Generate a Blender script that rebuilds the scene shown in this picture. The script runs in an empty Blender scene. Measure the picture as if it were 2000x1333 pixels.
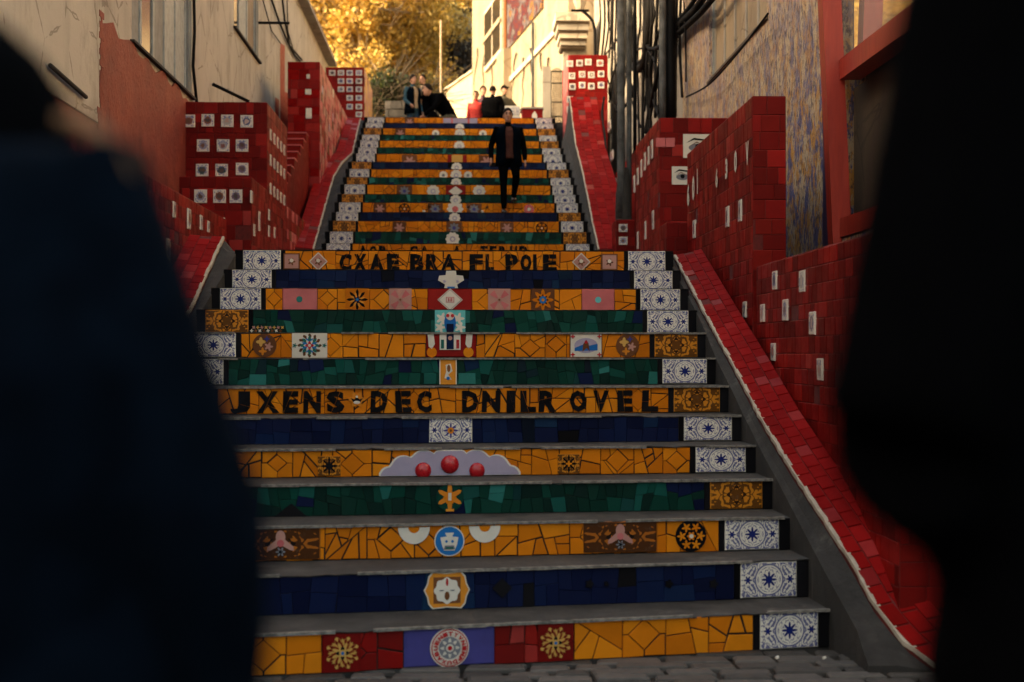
import bpy, math, random
import numpy as np
from mathutils import Vector, Matrix

SC = bpy.context.scene
COL = SC.collection
rnd = random.Random(7)

# ------------------------------------------------------------------ camera
F_PX = 2800.0                       # focal length in pixels of a 2000-wide frame
CAM = Vector((0.078, 0.0, 1.71))
YAW = math.atan(95 / F_PX)          # the stair axis is +Y; the camera looks a little to its right
PITCH = math.atan(23.5 / F_PX)
FWD = Vector((math.sin(YAW) * math.cos(PITCH), math.cos(YAW) * math.cos(PITCH), math.sin(PITCH)))
RIGHT = Vector((math.cos(YAW), -math.sin(YAW), 0))
UP = RIGHT.cross(FWD)
cd = bpy.data.cameras.new('camera')
cd.sensor_width = 36.0
cd.lens = F_PX / 2000 * 36.0
cd.clip_start = 0.05
cd.clip_end = 2000
cd.dof.use_dof = True
cd.dof.focus_distance = 12.5
cd.dof.aperture_fstop = 2.0
cam = bpy.data.objects.new('camera', cd)
COL.objects.link(cam)
cam.matrix_world = Matrix(((RIGHT.x, UP.x, -FWD.x, CAM.x), (RIGHT.y, UP.y, -FWD.y, CAM.y), (RIGHT.z, UP.z, -FWD.z, CAM.z), (0, 0, 0, 1)))
SC.camera = cam

# ------------------------------------------------------------------ sky, sun, exposure
SUN_EL = math.radians(21)
SUN_DIR = Vector((-0.93, -0.30, 0)).normalized() * math.cos(SUN_EL) + Vector((0, 0, math.sin(SUN_EL)))   # towards the sun
w = bpy.data.worlds.new('World'); SC.world = w; w.use_nodes = True
nt = w.node_tree; nt.nodes.clear()
sky = nt.nodes.new('ShaderNodeTexSky'); sky.sky_type = 'NISHITA'; sky.sun_disc = False
sky.sun_elevation = SUN_EL
sky.sun_rotation = math.atan2(SUN_DIR.x, SUN_DIR.y)
sky.air_density = 1.0; sky.dust_density = 4.0; sky.ozone_density = 0.6
tint = nt.nodes.new('ShaderNodeMix'); tint.data_type = 'RGBA'; tint.blend_type = 'MULTIPLY'
tint.inputs[0].default_value = 1.0
tint.inputs[7].default_value = (1.0, 0.86, 0.66, 1)      # film-like warm balance of the whole sky
bg = nt.nodes.new('ShaderNodeBackground'); bg.inputs[1].default_value = 0.15
wo = nt.nodes.new('ShaderNodeOutputWorld')
nt.links.new(sky.outputs[0], tint.inputs[6]); nt.links.new(tint.outputs[2], bg.inputs[0]); nt.links.new(bg.outputs[0], wo.inputs[0])
sd = bpy.data.lights.new('sun', 'SUN'); sd.energy = 2.0; sd.angle = math.radians(0.6); sd.color = (1.0, 0.72, 0.40)
so = bpy.data.objects.new('sun', sd); COL.objects.link(so)
so.rotation_euler = SUN_DIR.to_track_quat('Z', 'Y').to_euler()
vs = SC.view_settings
vs.view_transform = 'Standard'; vs.look = 'None'; vs.exposure = 2.25; vs.gamma = 1.0
vs.use_curve_mapping = False
SC.cycles.max_bounces = 6; SC.cycles.diffuse_bounces = 4; SC.cycles.glossy_bounces = 3
SC.cycles.use_denoising = True

# ------------------------------------------------------------------ picture -> place helpers (each thing gets its own depth)
def ray(px, py):
    return FWD + RIGHT * ((px - 1000) / F_PX) + UP * ((666.5 - py) / F_PX)
def at(px, py, Y):
    d = ray(px, py); return CAM + d * ((Y - CAM.y) / d.y)
def on_x(px, py, X):
    d = ray(px, py); return CAM + d * ((X - CAM.x) / d.x)
def on_plane(px, py, p, n):
    d = ray(px, py); return CAM + d * ((p - CAM).dot(n) / d.dot(n))

# ------------------------------------------------------------------ material expressions
class X:
    def __init__(s, nt, sock): s.nt = nt; s.s = sock
    def m(s, op, *a):
        n = s.nt.nodes.new('ShaderNodeMath'); n.operation = op
        for i, v in enumerate((s,) + a):
            if isinstance(v, X): s.nt.links.new(v.s, n.inputs[i])
            else: n.inputs[i].default_value = v
        return X(s.nt, n.outputs[0])
    def __add__(s, o): return s.m('ADD', o)
    def __sub__(s, o): return s.m('SUBTRACT', o)
    def __mul__(s, o): return s.m('MULTIPLY', o)
    def __truediv__(s, o): return s.m('DIVIDE', o)
    def lt(s, o): return s.m('LESS_THAN', o)
    def gt(s, o): return s.m('GREATER_THAN', o)
    def mx(s, o): return s.m('MAXIMUM', o)
    def mn(s, o): return s.m('MINIMUM', o)
    def ab(s): return s.m('ABSOLUTE')
    def cos(s): return s.m('COSINE')
    def sq(s): return s.m('SQRT')
    def fr(s): return s.m('FRACT')
    def clamp(s): return s.m('MAXIMUM', 0.0).m('MINIMUM', 1.0)

class MT:
    """node material builder"""
    def __init__(s, name, rough=0.6, metal=0.0, spec=0.5):
        s.m = bpy.data.materials.new(name); s.m.use_nodes = True
        s.nt = s.m.node_tree
        s.b = s.nt.nodes['Principled BSDF']
        s.b.inputs['Roughness'].default_value = rough
        s.b.inputs['Metallic'].default_value = metal
        s.b.inputs['Specular IOR Level'].default_value = spec
    def coord(s, kind='Object'):
        n = s.nt.nodes.new('ShaderNodeTexCoord'); return n.outputs[kind]
    def pos(s):
        return s.nt.nodes.new('ShaderNodeNewGeometry').outputs['Position']
    def sep(s, vec):
        n = s.nt.nodes.new('ShaderNodeSeparateXYZ'); s.nt.links.new(vec, n.inputs[0])
        return [X(s.nt, o) for o in n.outputs]
    def vec(s, x, y, z=0.0):
        n = s.nt.nodes.new('ShaderNodeCombineXYZ')
        for i, v in enumerate((x, y, z)):
            if isinstance(v, X): s.nt.links.new(v.s, n.inputs[i])
            else: n.inputs[i].default_value = v
        return n.outputs[0]
    def scale(s, vec, sc):
        n = s.nt.nodes.new('ShaderNodeVectorMath'); n.operation = 'MULTIPLY'
        s.nt.links.new(vec, n.inputs[0]); n.inputs[1].default_value = sc
        return n.outputs[0]
    def noise(s, vec, scale=5, detail=3, rough=0.5):
        n = s.nt.nodes.new('ShaderNodeTexNoise'); s.nt.links.new(vec, n.inputs['Vector'])
        n.inputs['Scale'].default_value = scale; n.inputs['Detail'].default_value = detail; n.inputs['Roughness'].default_value = rough
        return X(s.nt, n.outputs[0])
    def voro(s, vec, scale=5, feature='F1'):
        n = s.nt.nodes.new('ShaderNodeTexVoronoi'); n.feature = feature; s.nt.links.new(vec, n.inputs['Vector'])
        n.inputs['Scale'].default_value = scale
        return X(s.nt, n.outputs['Distance'])
    def rand(s):
        a = X(s.nt, s.nt.nodes.new('ShaderNodeObjectInfo').outputs['Random'])
        b = X(s.nt, s.nt.nodes.new('ShaderNodeNewGeometry').outputs['Random Per Island'])
        return (a + b).fr()
    def mix(s, f, a, b):
        n = s.nt.nodes.new('ShaderNodeMix'); n.data_type = 'RGBA'
        if isinstance(f, X): s.nt.links.new(f.s, n.inputs[0])
        else: n.inputs[0].default_value = f
        for i, v in ((6, a), (7, b)):
            if isinstance(v, tuple): n.inputs[i].default_value = v + (1,)
            else: s.nt.links.new(v, n.inputs[i])
        return n.outputs[2]
    def ramp(s, f, stops):
        n = s.nt.nodes.new('ShaderNodeValToRGB'); s.nt.links.new(f.s, n.inputs[0])
        e = n.color_ramp.elements
        while len(e) < len(stops): e.new(0.5)
        for i, (p, c) in enumerate(stops): e[i].position = p; e[i].color = c + (1,)
        return n.outputs[0]
    def step(s, f, lo, hi):
        n = s.nt.nodes.new('ShaderNodeMapRange'); n.clamp = True
        s.nt.links.new(f.s, n.inputs[0]); n.inputs[1].default_value = lo; n.inputs[2].default_value = hi
        return X(s.nt, n.outputs[0])
    def color(s, c):
        if isinstance(c, tuple): s.b.inputs['Base Color'].default_value = c + (1,)
        else: s.nt.links.new(c, s.b.inputs['Base Color'])
        return s
    def rough(s, f): s.nt.links.new(f.s, s.b.inputs['Roughness']); return s
    def bump(s, f, strength=0.3, dist=0.01):
        n = s.nt.nodes.new('ShaderNodeBump'); n.inputs['Strength'].default_value = strength; n.inputs['Distance'].default_value = dist
        s.nt.links.new(f.s, n.inputs['Height']); s.nt.links.new(n.outputs[0], s.b.inputs['Normal']); return s

M = {}
def glaze(name, stops, rough=0.3, grime=0.35, bump=0.12, spec=0.10):
    """glazed or fired tile: each piece its own shade, worn unevenly"""
    t = MT(name, rough, 0.0, spec)
    p = t.pos()
    c = t.ramp(t.rand(), stops)
    n = t.noise(p, 9, 5, 0.65)
    n2 = t.noise(p, 45, 3, 0.6)
    dark = t.mix(1.0, (0, 0, 0), (0, 0, 0))
    big = t.step(t.noise(p, 1.7, 5, 0.65), 0.50, 0.72) * (grime * 1.3)
    c = t.mix(big, c, t.mix(0.35, (0.012, 0.008, 0.006), c))
    g = t.step(n, 0.42, 0.72) * grime
    c = t.mix(g, c, t.mix(0.40, (0.006, 0.004, 0.003), c))
    g2 = t.step(n2, 0.60, 0.8) * (grime * 0.8)
    c = t.mix(g2, c, t.mix(0.50, (0.008, 0.006, 0.005), c))
    t.color(c)
    t.rough(n * 0.5 + (rough - 0.12))
    t.bump(n2 + n, bump, 0.004)
    M[name] = t.m
def plain(name, col, rough=0.6, var=0.25, scale=8, metal=0.0, bump=0.0, spec=0.5):
    t = MT(name, rough, metal, spec)
    n = t.noise(t.pos(), scale, 4, 0.6)
    lo = tuple(max(0, v * (1 - var)) for v in col); hi = tuple(min(1, v * (1 + var)) for v in col)
    t.color(t.ramp(n, [(0.3, lo), (0.7, hi)]))
    if bump: t.bump(n, bump, 0.01)
    M[name] = t.m

YL = (0.66, 0.20, 0.005)
glaze('yellow_glaze', [(0.0, (0.52, 0.145, 0.004)), (0.5, YL), (0.8, (0.70, 0.24, 0.008)), (1, (0.58, 0.17, 0.005))], 0.38, 0.16, spec=0.07)
glaze('navy_glaze', [(0.0, (0.003, 0.006, 0.028)), (0.6, (0.005, 0.010, 0.045)), (0.9, (0.005, 0.014, 0.055)), (0.97, (0.007, 0.028, 0.07)), (1, (0.003, 0.003, 0.006))], 0.28, 0.12, spec=0.06)
glaze('green_glaze', [(0.0, (0.003, 0.018, 0.015)), (0.5, (0.003, 0.033, 0.023)), (0.8, (0.004, 0.055, 0.04)), (0.93, (0.008, 0.085, 0.07)), (1, (0.004, 0.008, 0.018))], 0.28, 0.15, spec=0.07)
glaze('teal_glaze', [(0.0, (0.008, 0.09, 0.075)), (1, (0.03, 0.19, 0.17))], 0.3, 0.2)
glaze('red_glaze', [(0.0, (0.16, 0.005, 0.004)), (0.4, (0.22, 0.006, 0.005)), (0.8, (0.26, 0.008, 0.006)), (0.95, (0.30, 0.014, 0.010)), (1, (0.33, 0.035, 0.03))], 0.32, 0.25, spec=0.10)
glaze('bright_red_glaze', [(0.0, (0.17, 0.003, 0.003)), (0.6, (0.23, 0.004, 0.004)), (0.95, (0.26, 0.006, 0.006)), (1, (0.30, 0.03, 0.03))], 0.62, 0.22, spec=0.05)
glaze('deep_red_glaze', [(0.0, (0.11, 0.004, 0.003)), (0.6, (0.15, 0.005, 0.004)), (1, (0.18, 0.008, 0.005))], 0.36, 0.25, spec=0.08)
glaze('pink_glaze', [(0.0, (0.45, 0.09, 0.10)), (1, (0.55, 0.17, 0.17))], 0.3, 0.2)
glaze('violet_glaze', [(0.0, (0.05, 0.05, 0.22)), (1, (0.08, 0.07, 0.26))], 0.3, 0.25)
glaze('lavender_glaze', [(0.0, (0.33, 0.30, 0.42)), (1, (0.38, 0.35, 0.47))], 0.35, 0.15)
glaze('black_glaze', [(0.0, (0.004, 0.004, 0.005)), (1, (0.01, 0.01, 0.012))], 0.45, 0.1, spec=0.03)
glaze('white_glaze', [(0.0, (0.62, 0.59, 0.50)), (1, (0.72, 0.70, 0.62))], 0.3, 0.15)
glaze('orange_glaze', [(0.0, (0.60, 0.20, 0.015)), (1, (0.68, 0.27, 0.03))], 0.3, 0.15)
glaze('ball_red', [(0.0, (0.40, 0.005, 0.012)), (1, (0.45, 0.008, 0.014))], 0.14, 0.05, spec=0.6)
glaze('brown_glaze', [(0.0, (0.10, 0.035, 0.012)), (1, (0.20, 0.08, 0.03))], 0.35, 0.2)
glaze('gold_glaze', [(0.0, (0.50, 0.28, 0.06)), (1, (0.62, 0.38, 0.10))], 0.3, 0.15)
glaze('azure_glaze', [(0.0, (0.012, 0.12, 0.40)), (1, (0.02, 0.17, 0.48))], 0.25, 0.1)
glaze('turquoise_glaze', [(0.0, (0.10, 0.45, 0.46)), (1, (0.16, 0.52, 0.52))], 0.3, 0.15)
glaze('dusty_pink_glaze', [(0.0, (0.42, 0.21, 0.18)), (1, (0.50, 0.28, 0.23))], 0.35, 0.2)
glaze('grey_glaze', [(0.0, (0.16, 0.17, 0.20)), (1, (0.22, 0.23, 0.26))], 0.35, 0.2)
plain('grout_dark', (0.012, 0.008, 0.005), 0.9, 0.4, 30)
plain('grout_red', (0.10, 0.008, 0.006), 0.9, 0.35, 25)
plain('whitewash', (0.38, 0.34, 0.27), 0.8, 0.2, 20, bump=0.4)
plain('black_metal', (0.004, 0.004, 0.0045), 0.6, 0.3, spec=0.1)
plain('cable_rubber', (0.008, 0.0075, 0.0075), 0.7, 0.3, spec=0.07)
plain('conduit_grey', (0.07, 0.076, 0.078), 0.65, 0.5, 5, spec=0.15)

t = MT('concrete', 0.85); p = t.pos()
n = t.noise(p, 3.5, 6, 0.65); n2 = t.noise(p, 60, 4, 0.7)
c = t.ramp(n, [(0.28, (0.020, 0.019, 0.017)), (0.5, (0.042, 0.039, 0.036)), (0.78, (0.08, 0.075, 0.067))])
c = t.mix(t.step(n2, 0.52, 0.75) * 0.6, c, (0.03, 0.028, 0.025))
dr = t.noise(p, 1.3, 7, .72); c = t.mix(t.step(dr, .52, .60) * .6, c, (0.018, 0.017, 0.015)); c = t.mix(t.step(dr, .42, .36) * .45, c, (0.15, 0.14, 0.125)); t.color(c); t.bump(n2 + n, 0.5, 0.01); M['concrete'] = t.m
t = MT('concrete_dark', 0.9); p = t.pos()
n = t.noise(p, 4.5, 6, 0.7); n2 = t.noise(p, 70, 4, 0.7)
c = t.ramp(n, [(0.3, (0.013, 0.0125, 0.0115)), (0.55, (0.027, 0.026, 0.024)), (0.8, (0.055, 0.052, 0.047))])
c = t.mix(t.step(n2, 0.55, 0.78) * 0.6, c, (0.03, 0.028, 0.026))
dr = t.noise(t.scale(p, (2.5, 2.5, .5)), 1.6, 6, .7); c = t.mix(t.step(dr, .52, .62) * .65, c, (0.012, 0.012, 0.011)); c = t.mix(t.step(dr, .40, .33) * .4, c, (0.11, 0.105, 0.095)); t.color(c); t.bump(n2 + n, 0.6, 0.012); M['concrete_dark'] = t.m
t = MT('cobble', 0.72); p = t.pos()
n = t.noise(p, 14, 5, 0.65); c = t.ramp((n + t.rand()) * 0.5, [(0.25, (0.03, 0.027, 0.024)), (0.5, (0.065, 0.06, 0.054)), (0.8, (0.115, 0.105, 0.095))])
t.color(c); t.bump(n, 0.7, 0.02); M['cobble'] = t.m

# white and blue painted tile: star, ring, side flowers and mirrored scrolls
def azulejo(name, base, ink, ink2, dens, starf=True, sc=1.0):
    t = MT(name, 0.32, 0.0, 0.12)
    x, y, z = t.sep(t.coord('Object'))
    u = x * 3.5; v = y * 2.0                                   # unit tile is 1 x 1 in its own space
    au = u.ab(); av = v.ab()
    wob = t.noise(t.vec(au, av), 2.0 * sc, 1) * 0.7
    n = t.noise(t.vec(au + wob, av - wob), 3.1 * sc, 1.0, 0.5)
    scroll = (n - 0.5).ab().lt(dens)
    n3 = t.noise(t.vec(au + 3.0, av), 5.0 * sc, 1)
    scroll = scroll.mx(n3.gt(0.66))
    r = (u * u + v * v).sq(); th = v.m('ARCTAN2', u)
    if starf:
        star = r.lt((th * 8.0).cos() * 0.14 + 0.34)
        gap = r.lt((th * 8.0).cos() * 0.14 + 0.46)
        ring = (r - 0.86).ab().lt(0.045)
        clear = (r - 0.78).ab().lt(0.05)
        su = au - 1.32; r2 = (su * su + v * v).sq(); th2 = v.m('ARCTAN2', su)
        fl = r2.lt((th2 * 6.0).cos() * 0.07 + 0.19); flg = r2.lt(0.30)
        ink_m = scroll * (gap.mx(clear).mx(flg) * -1.0 + 1.0)
        ink_m = ink_m.mx(ring)
        solid = star.mx(fl)
    else:
        r2 = (au - 0.5) * (au - 0.5) + v * v
        ink_m = scroll; solid = (r - 0.55).ab().lt(0.12) * t.noise(t.vec(au, av), 3, 0).gt(0.5)
        ink_m = ink_m.mx(t.noise(t.vec(au + 7.0, av), 2.2 * sc, 1).gt(0.60))
    tone = t.noise(t.vec(u, v), 3.0, 2)
    c = t.mix(t.step(tone, 0.3, 0.8) * 0.35, base, tuple(q * 0.7 for q in base))
    c = t.mix(ink_m * 0.85, c, ink2); c = t.mix(solid, c, ink)
    edge = (x.ab() - 0.485).gt(0).mx((y.ab() - 0.47).gt(0))
    c = t.mix(edge * 0.8, c, base)
    g = t.step(t.noise(t.pos(), 22, 4, 0.7), 0.58, 0.82) * 0.55
    c = t.mix(g, c, (0.14, 0.12, 0.10))
    t.color(c); M[name] = t.m
azulejo('blue_azulejo', (0.74, 0.72, 0.63), (0.008, 0.018, 0.14), (0.025, 0.04, 0.20), 0.048)
azulejo('yellow_damask', (0.60, 0.23, 0.02), (0.03, 0.012, 0.005), (0.035, 0.014, 0.006), 0.075, False, .55)
azulejo('rust_damask', (0.38, 0.12, 0.015), (0.012, 0.007, 0.006), (0.012, 0.007, 0.006), 0.11, False, .6)

# small printed square tile: white rim, a different little figure on each
t = MT('picture_print', 0.3)
x, y, z = t.sep(t.coord('Object')); rr = t.rand()
pv = t.vec(x.ab() + rr * 40.0, y + rr * 17.0)
n = t.noise(pv, 5.0, 3, 0.6); n2 = t.noise(t.vec(x + rr * 23.0, y + rr * 9.0), 4.0, 2, 0.6)
r = (x * x + y * y).sq()
blob = (r + (n - 0.5) * 0.5).lt(0.30); core = (r + (n2 - 0.5) * 0.4).lt(0.17)
c = (0.66, 0.62, 0.53)
c = t.mix((n.gt(0.54)) * x.ab().lt(0.42) * y.ab().lt(0.42) * 0.9, c, (0.10, 0.13, 0.32))
c = t.mix(blob, c, t.ramp(rr, [(0.0, (0.05, 0.09, 0.25)), (0.35, (0.20, 0.07, 0.03)), (0.6, (0.03, 0.05, 0.05)), (0.8, (0.08, 0.10, 0.30)), (1, (0.40, 0.38, 0.33))]))
c = t.mix(core, c, t.ramp((rr * 7.0).fr(), [(0.0, (0.18, 0.07, 0.03)), (0.5, (0.03, 0.03, 0.04)), (0.75, (0.42, 0.10, 0.06)), (1, (0.5, 0.46, 0.4))]))
t.color(c); M['picture_print'] = t.m

# ------------------------------------------------------------------ mesh and hierarchy helpers
ORG = {}
def world_origin(o): return ORG.get(o.name, Vector((0, 0, 0)))
def place(o, parent=None, loc=(0, 0, 0)):
    COL.objects.link(o)
    loc = Vector(loc)
    ORG[o.name] = loc.copy()
    if parent is not None:
        o.parent = parent
        o.location = loc - world_origin(parent)
    else: o.location = loc
    return o
def tag(o, label=None, cat=None, group=None, kind=None):
    if label: o['label'] = label
    if cat: o['category'] = cat
    if group: o['group'] = group
    if kind: o['kind'] = kind
    return o
def thing(name, label, cat, loc=(0, 0, 0), group=None):
    o = bpy.data.objects.new(name, None); o.empty_display_size = 0.2
    place(o, None, loc); return tag(o, label, cat, group)

class MB:
    def __init__(s): s.v = []; s.f = []; s.mi = []; s.sm = False
    def add(s, vs, fs, mi=0):
        b = len(s.v); s.v.extend([tuple(v) for v in vs])
        for f in fs: s.f.append(tuple(b + i for i in f)); s.mi.append(mi)
    def box(s, x0, x1, y0, y1, z0, z1, mi=0):
        vs = [(x, y, z) for z in (z0, z1) for y in (y0, y1) for x in (x0, x1)]
        s.add(vs, [(0, 2, 3, 1), (4, 5, 7, 6), (0, 1, 5, 4), (2, 6, 7, 3), (0, 4, 6, 2), (1, 3, 7, 5)], mi)
    def obox(s, c, u, v, n, a, b, d, mi=0):
        """oriented box: centre c, half sizes a b d along unit u v n"""
        c = Vector(c); vs = []
        for k in (-d, d):
            for j in (-b, b):
                for i in (-a, a): vs.append(c + u * i + v * j + n * k)
        s.add(vs, [(0, 2, 3, 1), (4, 5, 7, 6), (0, 1, 5, 4), (2, 6, 7, 3), (0, 4, 6, 2), (1, 3, 7, 5)], mi)
    def loft(s, secs, mi=0, closed=True, caps=True):
        n = len(secs[0]); b = len(s.v)
        for sec in secs: s.v.extend([tuple(p) for p in sec])
        m = n if closed else n - 1
        for i in range(len(secs) - 1):
            for j in range(m):
                j2 = (j + 1) % n
                s.f.append((b + i * n + j, b + i * n + j2, b + (i + 1) * n + j2, b + (i + 1) * n + j)); s.mi.append(mi)
        if caps and closed:
            s.f.append(tuple(b + j for j in reversed(range(n)))); s.mi.append(mi)
            s.f.append(tuple(b + (len(secs) - 1) * n + j for j in range(n))); s.mi.append(mi)
    def tube(s, pts, rad, n=8, mi=0):
        pts = [Vector(p) for p in pts]
        if not isinstance(rad, (list, tuple)): rad = [rad] * len(pts)
        secs = []; ref = None
        for i, p in enumerate(pts):
            d = (pts[min(i + 1, len(pts) - 1)] - pts[max(i - 1, 0)]).normalized()
            if ref is None:
                ref = Vector((1, 0, 0)) if abs(d.x) < 0.8 else Vector((0, 1, 0))
            a = (ref - d * ref.dot(d)).normalized(); ref = a
            b = d.cross(a)
            secs.append([p + (a * math.cos(2 * math.pi * k / n) + b * math.sin(2 * math.pi * k / n)) * rad[i] for k in range(n)])
        s.loft(secs, mi)
    def quad_tile(s, c4, nrm, th, bev=0.004, mi=0):
        c4 = [Vector(p) for p in c4]; ctr = sum(c4, Vector()) / len(c4)
        up = nrm * th
        inner = [p + (ctr - p).normalized() * bev + up for p in c4]
        mid = [p + up - nrm * min(bev * 0.6, th * 0.5) for p in c4]
        k = len(c4)
        fs = [tuple(range(k))] + [(i, k + i, k + (i + 1) % k, (i + 1) % k) for i in range(k)] + [(k + i, 2 * k + i, 2 * k + (i + 1) % k, k + (i + 1) % k) for i in range(k)]
        s.add(inner + mid + c4, fs, mi)
    def mesh(s, name, mats, smooth=False):
        me = bpy.data.meshes.new(name); me.from_pydata(s.v, [], s.f)
        for m in mats: me.materials.append(M[m] if isinstance(m, str) else m)
        if len(mats) > 1: me.polygons.foreach_set('material_index', s.mi)
        if smooth: me.polygons.foreach_set('use_smooth', [True] * len(me.polygons))
        me.update(); return me
    def build(s, name, mats, parent=None, smooth=False, kind=None):
        if isinstance(mats, str): mats = [mats]
        o = bpy.data.objects.new(name, s.mesh(name, mats, smooth))
        place(o, parent)
        if kind: o['kind'] = kind
        return o
def fix_normals(o):
    import bmesh
    bm = bmesh.new(); bm.from_mesh(o.data); bmesh.ops.recalc_face_normals(bm, faces=bm.faces); bm.to_mesh(o.data); bm.free()

# shared unit tile, 1 x 1 x 1 with bevelled rim, front towards +Z
def unit_tile(mat, name):
    b = MB(); e = 0.03
    b.add([(-.5 + e, -.5 + e, 1), (.5 - e, -.5 + e, 1), (.5 - e, .5 - e, 1), (-.5 + e, .5 - e, 1),
           (-.5, -.5, .6), (.5, -.5, .6), (.5, .5, .6), (-.5, .5, .6), (-.5, -.5, 0), (.5, -.5, 0), (.5, .5, 0), (-.5, .5, 0)],
          [(0, 1, 2, 3), (4, 5, 1, 0), (5, 6, 2, 1), (6, 7, 3, 2), (7, 4, 0, 3), (8, 9, 5, 4), (9, 10, 6, 5), (10, 11, 7, 6), (11, 8, 4, 7)])
    return b.mesh(name, [mat])
UNIT = {}
def tile_obj(name, mat, ctr, u, v, n, w, h, th, parent, wob=0.0):
    if mat not in UNIT: UNIT[mat] = unit_tile(mat, 'tile_' + mat)
    o = bpy.data.objects.new(name, UNIT[mat])
    place(o, parent, ctr)
    if wob:
        n = (n + u * rnd.uniform(-wob, wob) + v * rnd.uniform(-wob, wob)).normalized()
        u = (u - n * u.dot(n)).normalized(); v = n.cross(u)
    o.rotation_mode = 'QUATERNION'
    o.rotation_quaternion = Matrix((u, v, n)).transposed().to_quaternion()
    o.scale = (w, h, th)
    return o

def clip(poly, p, n):
    """keep the side of the polygon where (x-p).n <= 0"""
    out = []; k = len(poly)
    for i in range(k):
        a = poly[i]; b = poly[(i + 1) % k]
        da = (a[0] - p[0]) * n[0] + (a[1] - p[1]) * n[1]; db = (b[0] - p[0]) * n[0] + (b[1] - p[1]) * n[1]
        if da <= 0: out.append(a)
        if (da < 0 < db) or (db < 0 < da):
            t = da / (da - db); out.append((a[0] + (b[0] - a[0]) * t, a[1] + (b[1] - a[1]) * t))
    return out
def area(poly):
    return 0.5 * sum(poly[i][0] * poly[(i + 1) % len(poly)][1] - poly[(i + 1) % len(poly)][0] * poly[i][1] for i in range(len(poly)))
def shrink(poly, g):
    out = poly; k = len(poly)
    for i in range(k):
        a = poly[i]; b = poly[(i + 1) % k]; dx, dy = b[0] - a[0], b[1] - a[1]; L = math.hypot(dx, dy)
        if L < 1e-6: continue
        n = (dy / L, -dx / L)
        out = clip(out, (a[0] - n[0] * g, a[1] - n[1] * g), n)
        if len(out) < 3: return []
    res = []
    for i, q in enumerate(out):
        if math.hypot(q[0] - out[i - 1][0], q[1] - out[i - 1][1]) > 1e-4: res.append(q)
    return res if len(res) >= 3 and area(res) > 2e-5 else []
def split(poly, target, skew, R):
    A = area(poly)
    if A < target * R.uniform(0.75, 1.6): return [poly]
    cx = sum(q[0] for q in poly) / len(poly); cy = sum(q[1] for q in poly) / len(poly)
    best = max(((a, b) for a in poly for b in poly), key=lambda e: (e[0][0] - e[1][0]) ** 2 + (e[0][1] - e[1][1]) ** 2)
    xs = [q[0] for q in poly]; ys = [q[1] for q in poly]
    th = 0.0 if (max(xs) - min(xs)) > (max(ys) - min(ys)) else math.pi / 2
    th += R.uniform(-skew, skew)
    if skew > 0.3 and R.random() < 0.25: th += R.choice((-1, 1)) * math.pi / 4
    n = (math.cos(th), math.sin(th))
    k = R.uniform(-0.12, 0.12)
    p = (cx + k * (max(xs) - min(xs)), cy + k * (max(ys) - min(ys)))
    a = clip(poly, p, n); b = clip(poly, p, (-n[0], -n[1]))
    res = []
    for q in (a, b):
        if len(q) >= 3 and area(q) > 1e-5: res += split(q, target, skew, R)
    return res
def rect(x0, x1, y0, y1): return [(x0, y0), (x1, y0), (x1, y1), (x0, y1)]
def disc(cx, cy, r, n=20, ry=None): return [(cx + r * math.cos(2 * math.pi * i / n), cy + (ry or r) * math.sin(2 * math.pi * i / n)) for i in range(n)]
def flower(cx, cy, r, n=8, d=0.3, k=5, rot=0.0): return [(cx + r * (1 - d + d * math.cos(2 * math.pi * i / k)) * math.cos(rot + 2 * math.pi * i / (n * k)), cy + r * (1 - d + d * math.cos(2 * math.pi * i / k)) * math.sin(rot + 2 * math.pi * i / (n * k))) for i in range(n * k)]
def diamond(cx, cy, a, b=None): b = b or a; return [(cx - a, cy), (cx, cy - b), (cx + a, cy), (cx, cy + b)]

# letters: the built-in face, thickened, one mesh for each letter
GLYPH = {}
def load_glyphs(chars):
    tmp = []
    for ch in sorted(set(chars)):
        cu = bpy.data.curves.new('g', 'FONT'); cu.body = ch; cu.size = 1.0; cu.offset = 0.055; cu.resolution_u = 2; cu.fill_mode = 'FRONT'; cu.extrude = 0.0
        o = bpy.data.objects.new('g', cu); COL.objects.link(o); tmp.append((ch, o))
    dg = bpy.context.evaluated_depsgraph_get(); dg.update()
    for ch, o in tmp:
        me = bpy.data.meshes.new_from_object(o.evaluated_get(dg))
        vs = [(v.co.x, v.co.y) for v in me.vertices]; fs = [tuple(p.vertices) for p in me.polygons]
        xs = [q[0] for q in vs]; ys = [q[1] for q in vs]
        x0, x1, y0, y1 = min(xs), max(xs), min(ys), max(ys)
        GLYPH[ch] = ([((q[0] - x0) / (x1 - x0), (q[1] - y0) / (y1 - y0)) for q in vs], fs)
        cu = o.data; bpy.data.objects.remove(o); bpy.data.curves.remove(cu); bpy.data.meshes.remove(me)
load_glyphs('CXAEBRFLPOIJNSDVUTYMK603')

plain('worn_mortar', (0.17, 0.16, 0.14), .9, .6, 30)
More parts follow.
